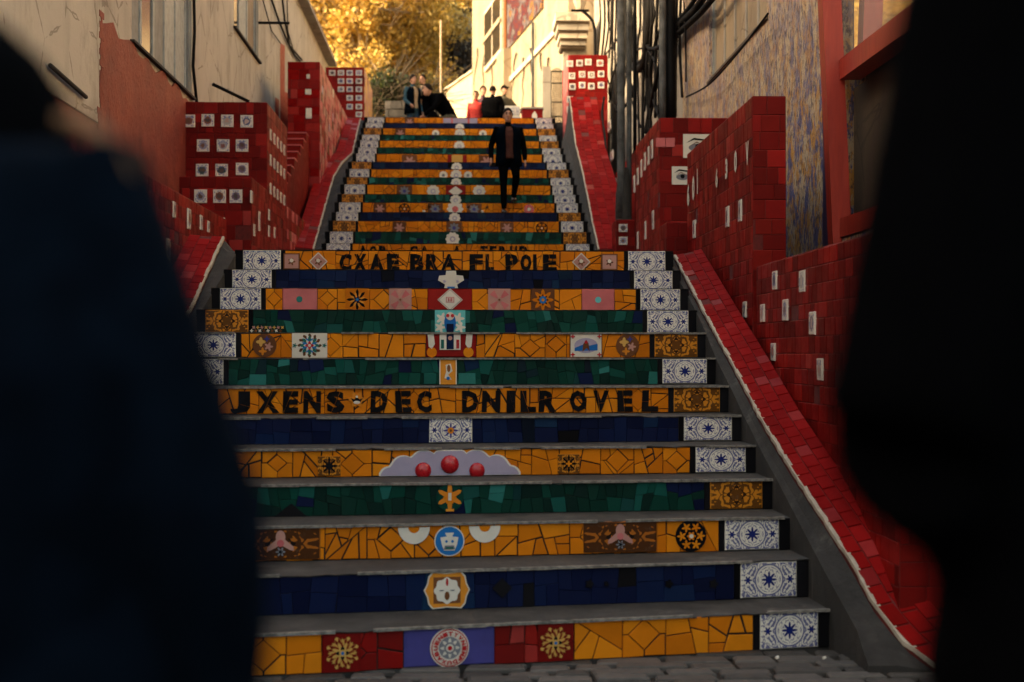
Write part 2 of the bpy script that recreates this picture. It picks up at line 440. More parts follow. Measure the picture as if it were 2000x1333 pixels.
# ================================================================== the street at the foot of the steps
def street_z(y): return 0.0 if y > 6.6 else (0.50 if y < 1.8 else 0.50 * (6.6 - y) / 4.8)
b = MB(); xs = [-40, -8, -4, -2, 0, 2, 4, 8, 40]; ys = [-60, -20, -6, 0, 1.8, 3, 4.2, 5.4, 6.6, 7.2, 8.2]
for y in ys:
    for x in xs: b.v.append((x, y, street_z(y) - 0.03))
for j in range(len(ys) - 1):
    for i in range(len(xs) - 1):
        a = j * len(xs) + i; b.f.append((a, a + 1, a + 1 + len(xs), a + len(xs))); b.mi.append(0)
street = tag(b.build('street', 'grout_dark'), kind='structure')
R = random.Random(3)
far = MB(); near = []
y = 2.2; row = 0
while y < 8.15:
    d = R.uniform(0.13, 0.20); x = -3.6 + R.uniform(0, 0.3)
    while x < 4.2:
        wd = R.uniform(0.20, 0.46)
        lean = 0.06 * (x / 3.0)
        q = [(x + 0.012, y + 0.012 + lean), (x + wd - 0.012, y + 0.012 + lean + R.uniform(-.012, .012)), (x + wd - 0.012 + R.uniform(-.02, .01), y + d - 0.012 + lean), (x + 0.012 + R.uniform(-.01, .02), y + d - 0.012 + lean + R.uniform(-.012, .012))]
        zt = street_z(y) + R.uniform(-0.008, 0.008)
        c4 = [Vector((a, c, zt - 0.03)) for a, c in q]
        if y > 6.75 and -1.6 < x < 3.1: near.append(c4)
        else: far.quad_tile(c4, Vector((0, 0, 1)), 0.03, 0.014)
        x += wd
    y += d
for c4 in near:
    k = MB(); k.quad_tile(c4, Vector((0, 0, 1)), 0.03, 0.016); k.build('paving_stone', 'cobble', street)
far.build('paving_stones', 'cobble', street, kind='stuff')

# ================================================================== the steps
YTOP = [1222, 1113, 1022, 943, 875, 814, 755, 700, 650, 605, 563, 527, 489,
        476, 453, 432, 415, 396, 380, 361, 347, 331, 317, 301, 289, 275, 264, 251, 241, 230]
YK = [7.84 + 0.493 * i for i in range(13)] + [22.1 + 0.557 * i for i in range(10)] + [28.2 + 0.55 * i for i in range(7)]
FAN = [.20, .16, .125, .10, .09, .08, .06, .05, .04, .03, .02, .01] + [0] * 18
ZK = [at(878, YTOP[i], YK[i]).z for i in range(30)]
LAND_Z = 3.17
ZB = [0.0] + ZK[:12] + [LAND_Z] + ZK[13:29]          # the foot of each riser
HALF = 2.10
LO = [.12] * 8 + [.105, .08, .045, .02] + [0] * 18
RO = [.15, .105, .08, .06, .04, .03, .02] + [0] * 23      # the lower steps reach a little farther left
def nosing(y):
    ys_, zs_ = ([YK[i] for i in range(13)], ZK[:13]) if y < 16 else (YK[13:], ZK[13:])
    return float(np.interp(y, ys_, zs_)) if y >= ys_[0] else zs_[0] - (ys_[0] - y) * 0.45

class Frame:
    def __init__(s, k):
        sl = FAN[k]; L = math.hypot(1, sl)
        s.O = Vector((0, YK[k], ZB[k])); s.u = Vector((1 / L, sl / L, 0)); s.n = Vector((sl / L, -1 / L, 0)); s.h = ZK[k] - ZB[k]; s.k = k
        s.v = Vector((0, 0, 1))
    def P(s, a, b, c=0.0): return s.O + s.u * a + s.v * b + s.n * c
    def uv(s, px, py):
        q = on_plane(px, py, s.O, s.n) - s.O; return q.dot(s.u), q.z
    def a(s, px): return s.uv(px, YTOP[s.k] + 15)[0]
    def piece(s, mb, poly, th, bev, mi=0, tilt=0.0):
        n = (s.n + s.u * rnd.uniform(-tilt, tilt) + s.v * rnd.uniform(-tilt, tilt)).normalized()
        cx = sum(q[0] for q in poly) / len(poly); cy = sum(q[1] for q in poly) / len(poly)
        c4 = [s.P(x, y) for x, y in poly]; b0 = len(mb.v)
        mb.quad_tile(c4, s.n, th, bev, mi)
        if tilt:
            k = len(poly); ctr = s.P(cx, cy)
            for i in range(b0, b0 + 2 * k):
                v = Vector(mb.v[i]); off = -((v - ctr).dot(n - s.n * n.dot(s.n))); v = v + s.n * max(-.006, min(.006, off)); mb.v[i] = tuple(v)

def decor(fr, name, parent, ca, cb, layers, base=0.0205):
    """flat ornament set into a riser, its colours as thin raised layers"""
    b = MB(); mats = []
    for i, (poly, m) in enumerate(layers):
        if m not in mats: mats.append(m)
        mi = mats.index(m); c1 = base + 0.0012 * i; c0 = 0.0 if i == 0 else c1 - 0.0018
        k = len(poly)
        top = [fr.P(ca + x, cb + y, c1) for x, y in poly]; bot = [fr.P(ca + x, cb + y, c0) for x, y in poly]
        b.add(top + bot, [tuple(range(k))] + [(j, k + j, k + (j + 1) % k, (j + 1) % k) for j in range(k)], mi)
    return b.build(name, mats, parent)
def letter(fr, parent, ch, a0, a1, b0, b1, mat='black_glaze', base=0.0195):
    vs, fs = GLYPH[ch]; b = MB()
    wob = rnd.uniform(-0.06, 0.06)
    W_, H_ = a1 - a0, b1 - b0
    flat = [[(W_ * (vs[i][0] + wob * (vs[i][1] - .5)), H_ * vs[i][1]) for i in f] for f in fs]
    # cut from two or three bits of tile, each with its joint
    th_ = rnd.choice((.1, .3, 1.3, 1.57, 1.8, -.4)); n_ = (math.cos(th_), math.sin(th_)); c_ = (W_ * rnd.uniform(.35, .65), H_ * rnd.uniform(.35, .65)); g_ = .0015 if ch not in 'IO' else .0004
    m_ = (-n_[1], n_[0]); two = rnd.random() < .5
    for s1 in (-1, 1):
        for s2 in ((-1, 1) if (two and s1 > 0) else (0,)):
            dz = rnd.uniform(-.001, .001)
            for f in flat:
                q = clip(f, (c_[0] + n_[0] * g_ * s1, c_[1] + n_[1] * g_ * s1), (-n_[0] * s1, -n_[1] * s1))
                if s2 and len(q) > 2: q = clip(q, (c_[0] + m_[0] * g_ * s2, c_[1] + m_[1] * g_ * s2), (-m_[0] * s2, -m_[1] * s2))
                if len(q) > 2: b.add([fr.P(a0 + x, b0 + y, base + dz) for x, y in q], [tuple(range(len(q)))])
    return b.build('letter', mat, parent)
def panel(fr, parent, a0, a1, mat, name='patterned_tile', b0=0.008, b1=None, th=0.016):
    b1 = fr.h - 0.007 if b1 is None else b1
    return tile_obj(name, mat, fr.P((a0 + a1) / 2, (b0 + b1) / 2), fr.u, fr.v, fr.n, a1 - a0, b1 - b0, th, parent, 0.012)

def mosaic(fr, parent, a0, a1, base, R, single, joined):
    """broken tile laid between a0 and a1"""
    h = fr.h - 0.009
    if base in ('yellow', 'red'):
        mat = 'yellow_glaze' if base == 'yellow' else 'red_glaze'
        nm = 'yellow_tile' if base == 'yellow' else 'red_tile'
        polys = []; x = a0
        while x < a1 - 1e-4:
            wd = R.uniform(0.85, 1.7) * h
            if a1 - (x + wd) < 0.5 * h: wd = a1 - x
            r = rect(x, x + wd, 0.002, h)
            if R.random() < 0.38 and wd < 1.5 * h:
                cx, cy = x + wd / 2, h / 2 + R.uniform(-.1, .1) * h; s = min(wd, h) * R.uniform(0.36, 0.47)
                s2 = s * R.uniform(0.85, 1.05)
                D = [(cx - s, cy), (cx, cy - s2), (cx + s, cy), (cx, cy + s2)]
                polys.append(D)
                for sx in (-1, 1):
                    for sy in (-1, 1):
                        q = clip(r, (cx, cy), (-sx, 0)); q = clip(q, (cx, cy), (0, -sy))
                        q = clip(q, (cx + sx * s, cy), (-sx / s, -sy / s2))
                        if len(q) >= 3: polys += split(q, h * h * 0.22, 0.35, R)
            else:
                polys += split(r, h * h * R.uniform(0.20, 0.42), 0.36, R)
            x += wd
        gap, th, bev = 0.0030, 0.012, 0.005
        if base == 'red': gap = 0.0025
    else:
        mat = base + '_glaze'; nm = base + '_tile'
        polys = split(rect(a0, a1, 0.002, h), h * h * (0.42 if base == 'navy' else .24), 0.12 if base == 'navy' else 0.30, R)
        gap, th, bev = 0.0008, 0.012, 0.003
    for q in polys:
        q = shrink(q, gap * R.choice((.4, .7, 1.0, 1.3, 2.0)))
        if not q: continue
        m = mat
        if base == 'green' and R.random() < 0.05: m = 'teal_glaze'
        if base == 'green' and R.random() < 0.07: m = 'navy_glaze'
        if base == 'navy' and R.random() < 0.03: m = 'black_glaze'
        if single:
            b = MB(); fr.piece(b, q, th * R.uniform(0.85, 1.1), bev, 0, .05); b.build(nm, m, parent)
        else:
            joined.setdefault((nm, m), MB())
            fr.piece(joined[(nm, m)], q, th * R.uniform(0.85, 1.1), bev, 0, .05)

STAIR_LOW = thing('staircase', 'lower flight of thirteen wide concrete steps with tiled risers', 'staircase', (0, YK[0], 0))
STAIR_UP = thing('staircase', 'upper flight of narrow looking tiled steps beyond the landing', 'staircase', (0, YK[13], LAND_Z))
BASE = ['yellow', 'navy', 'yellow', 'green', 'yellow', 'navy', 'yellow', 'green', 'yellow', 'green', 'yellow', 'navy', 'yellow',
        'yellow', 'green', 'yellow', 'navy', 'yellow', 'green', 'yellow', 'green', 'yellow', 'navy', 'yellow', 'green', 'yellow', 'green', 'yellow', 'navy', 'yellow']
LP = 'wwwwwdwwwdwww' + 'wwdwwdwdwdwwwwdww'
RP = 'wwwdwwdwdwwww' + 'wdwdwwwwdwwwdwdww'
RANDOM_SEG = {0: [(628, 788, 'red'), (788, 965, 'violet'), (965, 1120, 'red')], 10: [(552, 620, 'pink'), (835, 922, 'redpink'), (1136, 1200, 'pink')], 8: [(832, 930, 'redpink')]}
FR = []; STEP = []
R = random.Random(11)
for k in range(30):
    fr = Frame(k); FR.append(fr)
    root = STAIR_LOW if k < 13 else STAIR_UP
    b = MB(); nx = 96; secs = []; chip = 0.0
    for i in range(nx + 1):
        x = -HALF - LO[k] + (2 * HALF + LO[k] + RO[k]) * i / nx
        yf = YK[k] + FAN[k] * x; z = ZK[k]
        if k == 12: yb = YK[12] + 0.5
        elif k == 22: yb = YK[23] + 0.05
        elif k == 29: yb = YK[29] + 0.6
        else: yb = YK[k + 1] + FAN[k + 1] * x + 0.05
        j = R.uniform(-0.006, 0.006); j2 = R.uniform(-0.004, 0.004) + 0.004 * math.sin(x * 3.1 + k)
        chip = (R.uniform(.004, .014) if R.random() < .10 else chip * R.choice((0, .6))) if k < 9 else 0.0
        j2 -= chip * .6; j += chip
        ov = 0.022 if k < 7 else 0.016; lip = 0.009 if k < 7 else 0.004
        if k >= 7: j2 *= 0.4
        secs.append([(x, yb, ZB[k] - 0.3), (x, yb, z), (x, yf + 0.02, z + j2), (x, yf - ov + j, z + j2 - 0.002), (x, yf - ov + j * 0.5 + 0.003, z - lip + j2), (x, yf, z - lip - 0.002), (x, yf, ZB[k] - 0.3)])
    b.loft(secs); st = b.build('step', 'concrete', root); STEP.append(st)
    single = k < 13; joined = {}
    h = fr.h
    # backing mortar, ends
    if k < 9:                                             # pale worn mortar along the nose
        q = MB(); x = -HALF - LO[k]
        while x < HALF + RO[k] - .05:
            L_ = R.uniform(.03, .5); x1 = min(x + L_, HALF + RO[k])
            if R.random() < .72:
                t0, t1 = R.uniform(.003, .008), R.uniform(.003, .008); sl = FAN[k]; ov = .0245
                y0_, y1_ = YK[k] + sl * x - ov - R.uniform(.004, .009), YK[k] + sl * x1 - ov - R.uniform(.004, .009)
                zz = ZK[k] + .0035
                q.add([(x, y0_, zz - .010 - t0), (x1, y1_, zz - .010 - t1), (x1, y1_, zz), (x, y0_, zz), (x, y0_ + .03, zz), (x1, y1_ + .03, zz)], [(0, 1, 2, 3), (3, 2, 5, 4)])
            x = x1
        q.build('worn_edge', 'worn_mortar', st, kind='stuff')
    for sgn in (-1, 1):
        a0, a1 = (2.028 + RO[k], 2.10 + RO[k]) if sgn > 0 else (-2.10 - LO[k], -2.028 - LO[k])
        q = MB(); fr.piece(q, rect(a0, a1, 0.004, h - 0.008), 0.012, 0.004); q.build('end_tile', 'black_glaze', st)
        lay = (LP if sgn < 0 else RP)[k]
        p0, p1 = (1.665 + RO[k], 2.022 + RO[k]) if sgn > 0 else (-2.022 - LO[k], -1.665 - LO[k])
        panel(fr, st, p0, p1, 'blue_azulejo' if lay == 'w' else 'yellow_damask')
        q = MB(); a0, a1 = (1.628 + RO[k], 1.660 + RO[k]) if sgn > 0 else (-1.660 - LO[k], -1.628 - LO[k])
        fr.piece(q, rect(a0, a1, 0.004, h - 0.008), 0.011, 0.003); q.build('divider_tile', 'black_glaze', st)
    q = MB(); q.obox(fr.P((RO[k] - LO[k]) / 2, h / 2 - 0.006, 0.002), fr.u, fr.v, fr.n, 1.625 + (LO[k] + RO[k]) / 2, h / 2 - 0.008, 0.002)
    q.build('mortar_bed', 'grout_dark', st)
    # field
    cuts = [(fr.a(x0), fr.a(x1), m) for x0, x1, m in RANDOM_SEG.get(k, [])]
    x = -1.624 - LO[k]; spans = []
    for a0, a1, m in cuts: spans += [(x, a0, BASE[k]), (a0, a1, m)]; x = a1
    spans.append((x, 1.624 + RO[k], BASE[k]))
    for a0, a1, m in spans:
        if m in ('yellow', 'navy', 'green', 'red'): mosaic(fr, st, a0, a1, m, R, single, joined)
        else:
            mm = {'violet': 'violet_glaze', 'pink': 'pink_glaze', 'redpink': 'red_glaze'}[m]
            panel(fr, st, a0 + 0.002, a1 - 0.002, mm, {'violet': 'violet_tile', 'pink': 'pink_tile', 'redpink': 'red_tile'}[m], th=0.012)
    for (nm, m), mb in joined.items(): mb.build(nm + 's', m, st, kind='stuff')

# ------------------------------------------------------------------ ornaments and lettering of the lower flight
def D(k, px, py, name, layers):
    fr = FR[k - 1]; a, bb = fr.uv(px, py); return decor(fr, name, STEP[k - 1], a, bb, layers)
H = lambda k: FR[k - 1].h
# 1: round medallion with a ring of red letters; two gold ornaments
fr = FR[0]; ca, cb = fr.uv(877, 1259); h = fr.h
cb = h / 2 - 0.006; r0 = h * 0.48
med = decor(fr, 'medallion', STEP[0], ca, cb, [(disc(0, 0, r0, 32), 'white_glaze'), (disc(0, 0, r0 * .95, 32), 'ball_red'), (disc(0, 0, r0 * .89, 32), 'white_glaze'), (disc(0, 0, r0 * .56, 28), 'grey_glaze'), (flower(0, 0, r0 * .52, 8, .28), 'white_glaze'), (disc(0, 0, r0 * .3, 16), 'grey_glaze'), (disc(0, 0, r0 * .2, 16), 'white_glaze'), (disc(0, 0, r0 * .12, 12), 'ball_red')])
mb = MB(); txt = 'BUENITYVNIMPDUXA'
for i, ch in enumerate(txt):
    th = math.radians(200 - i * 360 / len(txt)); vs, fs = GLYPH[ch]; s = r0 * 0.24; s2 = r0 * .22
    pts = []
    for x, y in vs:
        lx, ly = (x - .5) * s, (y - .5) * s2 + r0 * .73
        a2 = th - math.pi / 2
        pts.append(fr.P(ca + lx * math.cos(a2) - ly * math.sin(a2), cb + lx * math.sin(a2) + ly * math.cos(a2), 0.0318))
    mb.add(pts, fs)
mb.build('ring_lettering', 'ball_red', STEP[0])
for px in (668, 1083):
    py = 1268 if px < 800 else 1245
    a, bb = fr.uv(px, py); s = h * .42
    decor(fr, 'gold_ornament_tile', STEP[0], a, h / 2 - .006, [(rect(-s * 1.05, s * 1.05, -s * 1.08, s * 1.08), 'deep_red_glaze'), (flower(0, 0, s * .98, 8, .16, 6, .39), 'gold_glaze'), (flower(0, 0, s * .90, 24, .13, 4), 'deep_red_glaze'), (flower(0, 0, s * .84, 8, .30), 'gold_glaze'), (flower(0, 0, s * .70, 16, .22, 4, .1), 'deep_red_glaze'), (flower(0, 0, s * .66, 8, .30, 5, .39), 'gold_glaze'), (flower(0, 0, s * .40, 4, .3), 'black_glaze'), (disc(0, 0, s * .2, 12), 'gold_glaze'), (disc(0, 0, s * .1, 10), 'azure_glaze')])
# 2: white face in an orange bracketed frame; black lozenge
s = H(2) * .46
def bracket(a, b_): return [(-a, 0), (-a * .86, b_ * .35), (-a * .8, b_ * .75), (-a * .62, b_), (0, b_ * .93), (a * .62, b_), (a * .8, b_ * .75), (a * .86, b_ * .35), (a, 0), (a * .86, -b_ * .35), (a * .8, -b_ * .75), (a * .62, -b_), (0, -b_ * .93), (-a * .62, -b_), (-a * .8, -b_ * .75), (-a * .86, -b_ * .35)]
D(2, 872, 1152, 'white_face_tile', [(bracket(s * 1.28, s * 1.02), 'white_glaze'), (bracket(s * 1.2, s * .95), 'orange_glaze'), (rect(-s * .75, s * .75, -s * .72, s * .72), 'brown_glaze'), (flower(0, -s * .02, s * .74, 8, .07), 'white_glaze'), (disc(0, s * .45, s * .07, 10, s * .22), 'ball_red'), (disc(0, -s * .3, s * .14, 12, s * .24), 'brown_glaze'), (disc(-s * .3, s * .0, s * .14, 10, s * .03), 'grey_glaze'), (disc(s * .3, s * .0, s * .14, 10, s * .03), 'grey_glaze')])
D(2, 980, 1148, 'black_lozenge', [(diamond(0, 0, s * .55), 'black_glaze')])
for px, q in ((1150, .2), (1183, .12), (1305, .2), (1392, .22)): D(2, px, 1140, 'black_chip', [(flower(0, 0, s * q * 1.3, 5, .2), 'black_glaze')])
# 3: damask tiles with pink trefoils, two half rounds, blue roundel, dark flower roundel
fr = FR[2]; h = fr.h
for px in (548, 1210):
    a = fr.a(px); wd = 0.24
    panel(fr, STEP[2], a - wd, a + wd, 'rust_damask', 'damask_tile', th=0.0200)
    s = h * .38
    decor(fr, 'pink_trefoil', STEP[2], a, h * .52, [(disc(0, s * .48, s * .36, 14, s * .5), 'dusty_pink_glaze'), ([(-s * .3, s * .3), (-s * .95, -s * .25), (-s * 1.0, -s * .55), (-s * .7, -s * .5), (0, -s * .1), (s * .7, -s * .5), (s * 1.0, -s * .55), (s * .95, -s * .25), (s * .3, s * .3)], 'dusty_pink_glaze'), (disc(0, s * .02, s * .27, 12), 'pink_glaze'), (flower(0, -s * .62, s * .38, 6, .3), 'grey_glaze'), (flower(0, -s * .62, s * .2, 5, .3), 'black_glaze')], 0.0225)
for px in (808, 946):
    a = fr.a(px); r = h * .46
    decor(fr, 'half_round_tile', STEP[2], a, h - .02, [([(r * math.cos(t_), r * math.sin(t_) * 1.05) for t_ in np.linspace(math.pi, 2 * math.pi, 16)], 'white_glaze'), ([(r * .36 * math.cos(t_), r * .36 * math.sin(t_)) for t_ in np.linspace(math.pi, 2 * math.pi, 10)], 'yellow_glaze')])
s = h * .44
decor(fr, 'blue_roundel', STEP[2], fr.a(877), h * .49, [(disc(0, 0, s, 28), 'white_glaze'), (disc(0, 0, s * .93, 28), 'azure_glaze'), ([(-s * .3, s * .55), (s * .3, s * .55), (s * .18, s * .3), (s * .6, s * .25), (s * .5, -s * .25), (s * .35, -s * .62), (-s * .35, -s * .62), (-s * .5, -s * .25), (-s * .6, s * .25), (-s * .18, s * .3)], 'white_glaze'), (disc(-s * .2, -s * .02, s * .09, 8), 'azure_glaze'), (disc(s * .2, -s * .02, s * .09, 8), 'azure_glaze'), ([(-s * .38, -s * .55), (-s * .3, -s * .28), (s * .3, -s * .28), (s * .38, -s * .55)], 'grey_glaze'), (rect(-s * .25, s * .25, -s * .5, -s * .38), 'teal_glaze')])
def dark_flower(s): return [(disc(0, 0, s, 24), 'black_glaze')] + [(flower(s * .62 * math.cos(q), s * .62 * math.sin(q), s * .33, 5, .35, 4, q), 'yellow_glaze') for q in np.linspace(0, 2 * math.pi, 7)[:6]] + [(flower(0, 0, s * .3, 6, .2), 'yellow_glaze'), (disc(0, 0, s * .14, 10), 'white_glaze')]
decor(fr, 'dark_flower_roundel', STEP[2], fr.a(1348), h * .49, dark_flower(h * .47))
# 4: orange heraldic flower, dark shard
s = H(4) * .44
D(4, 878, 972, 'orange_emblem', [(disc(0, 0, s * 1.0, 16), 'green_glaze'), (flower(0, s * .05, s * .98, 6, .33, 6, math.pi / 2), 'orange_glaze'), (flower(0, 0, s * .5, 6, .3, 5, 0), 'yellow_glaze'), (rect(-s * .12, s * .12, -s * .2, s * .35), 'white_glaze'), (rect(-s * .3, s * .3, -s * .98, -s * .8), 'orange_glaze')])
D(4, 566, 1000, 'dark_shard', [([(-.10, -.03), (.11, -.03), (0.01, .055)], 'black_glaze')])
# 5: lavender cloud with three red balls, two dark square tiles
fr = FR[4]; h = fr.h
a0 = fr.a(740); a1 = fr.a(1016); L = a1 - a0; ac = (a0 + a1) / 2
prof = []
for cx, cy, r in ((-.43, .0, .075), (-.33, .28, .095), (-.185, .42, .105), (0, .34, .15), (.185, .42, .105), (.33, .28, .095), (.43, .0, .075)): prof.append((cx * L, cy * h, r * L))
pts = []
for i in range(61):
    x = -L / 2 + L * i / 60; yy = 0.01
    for cx, cy, r in prof:
        d2 = r * r - (x - cx) ** 2
        if d2 > 0: yy = max(yy, cy + math.sqrt(d2))
    yy = max(yy, 0.012)
    pts.append((x, min(yy, h * .93)))
decor(fr, 'lavender_cloud', STEP[4], ac, 0, [([(-L / 2, .006)] + [(L / 2, .006)] + pts[::-1], 'white_glaze'), ([(-L / 2 + .012, .008), (L / 2 - .012, .008)] + [(x * .975, max(.01, y - .007)) for x, y in pts[::-1]], 'lavender_glaze')])
for px, py, rp in ((826, 919, 16), (878, 907, 18), (931, 919, 15.5)):
    a, bb = fr.uv(px, py); r = rp / 2800 * 9.8; b = MB(); secs = []
    for j in range(7):
        q = math.pi / 2 * j / 6; rr_ = max(r * math.cos(q), 0.0008)
        secs.append([fr.P(a + rr_ * math.cos(t_), bb + rr_ * math.sin(t_), 0.021 + 0.55 * r * math.sin(q)) for t_ in np.linspace(0, 2 * math.pi, 21)[:20]])
    b.loft(secs); b.build('red_ball', 'ball_red', STEP[4], smooth=True)
for px in (643, 1110):
    s = h * .40; a = fr.a(px)
    panel(fr, STEP[4], a - s, a + s, 'yellow_damask', 'damask_tile', b0=.01, b1=.01 + 1.75 * s, th=0.0205)
    decor(fr, 'dark_rosette', STEP[4], a, .01 + .88 * s, [(flower(0, 0, s * .8, 8, .4), 'black_glaze'), (flower(0, 0, s * .3, 4, .3), 'yellow_glaze') if px > 900 else (flower(0, 0, s * .45, 4, .35), 'black_glaze')], 0.022)
# 6: white centre panel with a yellow flower
fr = FR[5]; h = fr.h; a0, a1 = fr.a(838), fr.a(922)
panel(fr, STEP[5], a0, a1, 'blue_azulejo', 'patterned_tile', b0=.006, th=0.0205)
decor(fr, 'blue_yellow_rosette', STEP[5], (a0 + a1) / 2, h * .48, [(flower(0, 0, h * .3, 8, .35), 'violet_glaze'), (disc(0, 0, h * .12, 14), 'orange_glaze'), (disc(0, 0, h * .05, 10), 'brown_glaze')], 0.022)
# 7: lettering
fr = FR[6]; h = fr.h
for ch, x0, x1 in (('J', 450, 489), ('X', 501, 545), ('E', 553, 583), ('N', 593, 627), ('S', 638, 673), ('D', 724, 757), ('E', 772, 803), ('C', 814, 843), ('D', 902, 934), ('N', 941, 977), ('I', 989, 1006), ('L', 1016, 1046), ('R', 1052, 1087), ('O', 1112, 1145), ('V', 1157, 1188), ('E', 1205, 1235), ('L', 1253, 1285)):
    letter(fr, STEP[6], ch, fr.a(x0), fr.a(x1), h * .05, h * .84)
D(7, 697, 783, 'eye_emblem', [(flower(0, .01, .062, 6, .18), 'orange_glaze'), ([(-.045, .02), (-.02, -.02), (.02, -.02), (.045, .02), (.02, .01), (0, .03), (-.02, .01)], 'black_glaze'), (disc(0, -.012, .025, 12, .012), 'white_glaze'), (disc(0, .03, .009, 8), 'white_glaze')])
# 8: upright orange tile with white sides, teal pieces round it
fr = FR[7]; h = fr.h; a = fr.a(875)
decor(fr, 'orange_upright_tile', STEP[7], a, h / 2, [(rect(-.068, .068, -h * .48, h * .46), 'white_glaze'), (rect(-.06, .06, -h * .48, h * .46), 'orange_glaze'), ([(-.02, h * .25), (.02, h * .3), (.035, h * .02), (.0, -h * .12), (.03, -h * .3), (-.03, -h * .25), (-.015, 0)], 'white_glaze'), (disc(.005, h * .12, .014, 10, .03), 'brown_glaze'), (disc(.0, -h * .25, .014, 10), 'azure_glaze')])
for px, wd in ((840, .05), (912, .07)): panel(fr, STEP[7], fr.a(px) - wd, fr.a(px) + wd, 'teal_glaze', 'teal_tile', b0=.006, b1=h * .45, th=.014)
# 9: roundels, star tile, scene tile, red centre
fr = FR[8]; h = fr.h
for px in (517, 1225):
    s = h * .46
    decor(fr, 'brown_roundel', STEP[8], fr.a(px), h * .49, [(disc(0, 0, s, 22), 'brown_glaze'), (flower(-s * .3, s * .3, s * .42, 4, .25), 'gold_glaze'), (flower(s * .35, -s * .1, s * .40, 5, .3), 'dusty_pink_glaze'), (flower(-s * .15, -s * .5, s * .35, 4, .3), 'orange_glaze'), (flower(s * .2, s * .55, s * .25, 4, .3), 'violet_glaze')])
s = h * .48
decor(fr, 'star_tile', STEP[8], fr.a(605), h * .49, [(rect(-s * 1.42, s * 1.42, -s, s), 'white_glaze'), (flower(0, 0, s * .99, 12, .12), 'brown_glaze'), (flower(0, 0, s * .9, 12, .2, 5, .2), 'white_glaze'), (flower(s * 1.2, 0, s * .2, 5, .3), 'teal_glaze'), (flower(-s * 1.2, 0, s * .2, 5, .3), 'teal_glaze'), (flower(0, 0, s * .82, 8, .25), 'teal_glaze'), (flower(0, 0, s * .66, 8, .3, 5, .39), 'azure_glaze'), (flower(0, 0, s * .5, 6, .3), 'white_glaze'), (flower(0, 0, s * .36, 4, .25), 'ball_red'), (disc(0, 0, s * .12, 10), 'white_glaze')])
decor(fr, 'scene_tile', STEP[8], fr.a(1144), h * .49, [(rect(-s * 1.35, s * 1.35, -s, s), 'brown_glaze'), (rect(-s * 1.28, s * 1.28, -s * .93, s * .93), 'white_glaze'), (disc(0, 0, s * .98, 20, s * .62), 'lavender_glaze'), ([(-s * .95, -s * .2), (-s * .2, s * .1), (s * .3, 0), (s * .95, s * .15), (s * .95, -s * .4), (-s * .95, -s * .45)], 'azure_glaze'), ([(-s * .3, -s * .5), (-s * .25, s * .1), (s * .0, s * .5), (s * .2, s * .2), (s * .3, -s * .5), (s * .05, -s * .2)], 'brown_glaze'), (disc(0, s * .28, s * .14, 10), 'ball_red')] + [(flower(sx * s * 1.1, sy * s * .75, s * .2, 4, .3), 'ball_red') for sx in (-1, 1) for sy in (-1, 1)])
a = fr.a(879)
for sx in (-1, 1):
    decor(fr, 'white_shard', STEP[8], a + sx * .155, h * .55, [([(-.02 * sx, h * .4), (.03 * sx, h * .42), (.02 * sx, -h * .1), (-.005 * sx, -h * .2), (-.03 * sx, 0)], 'white_glaze')])
    decor(fr, 'yellow_dot_tile', STEP[8], a + sx * .15, h * .22, [(disc(0, 0, .042, 16), 'yellow_glaze')])
decor(fr, 'figure_tile', STEP[8], a, h * .62, [(rect(-.085, .085, -h * .3, h * .36), 'white_glaze'), (rect(-.03, .03, -h * .28, h * .34), 'navy_glaze'), (rect(-.075, -.05, -h * .25, h * .1), 'teal_glaze'), (rect(.05, .075, -h * .25, h * .1), 'ball_red'), (disc(0, h * .16, .018, 10), 'dusty_pink_glaze')])
# 10: turquoise figure tile, flecked band
fr = FR[9]; h = fr.h; a = fr.a(879)
decor(fr, 'turquoise_figure_tile', STEP[9], a, h / 2, [(rect(-.13, .13, -h * .48, h * .47), 'turquoise_glaze'), (flower(-.07, h * .12, .055, 5, .3), 'white_glaze'), (flower(.07, h * .12, .055, 5, .3), 'white_glaze'), (flower(-.085, -h * .25, .05, 5, .3), 'white_glaze'), (flower(.085, -h * .25, .05, 5, .3), 'white_glaze'), (disc(0, -h * .05, .05, 14, h * .42), 'azure_glaze'), (rect(-.03, .03, -h * .46, -h * .1), 'navy_glaze'), (disc(0, h * .22, .035, 12), 'white_glaze'), (disc(-.02, h * .24, .016, 8), 'ball_red'), (disc(.02, h * .24, .016, 8), 'ball_red')])
for i in range(16):
    px = 492 + i * 4.0; a_ = fr.a(px)
    decor(fr, 'fleck', STEP[9], a_, h * (.1 + .14 * (i % 2)), [(flower(0, 0, .016, 4, .3, 4, i), ['white_glaze', 'dusty_pink_glaze', 'brown_glaze', 'gold_glaze'][i % 4])])
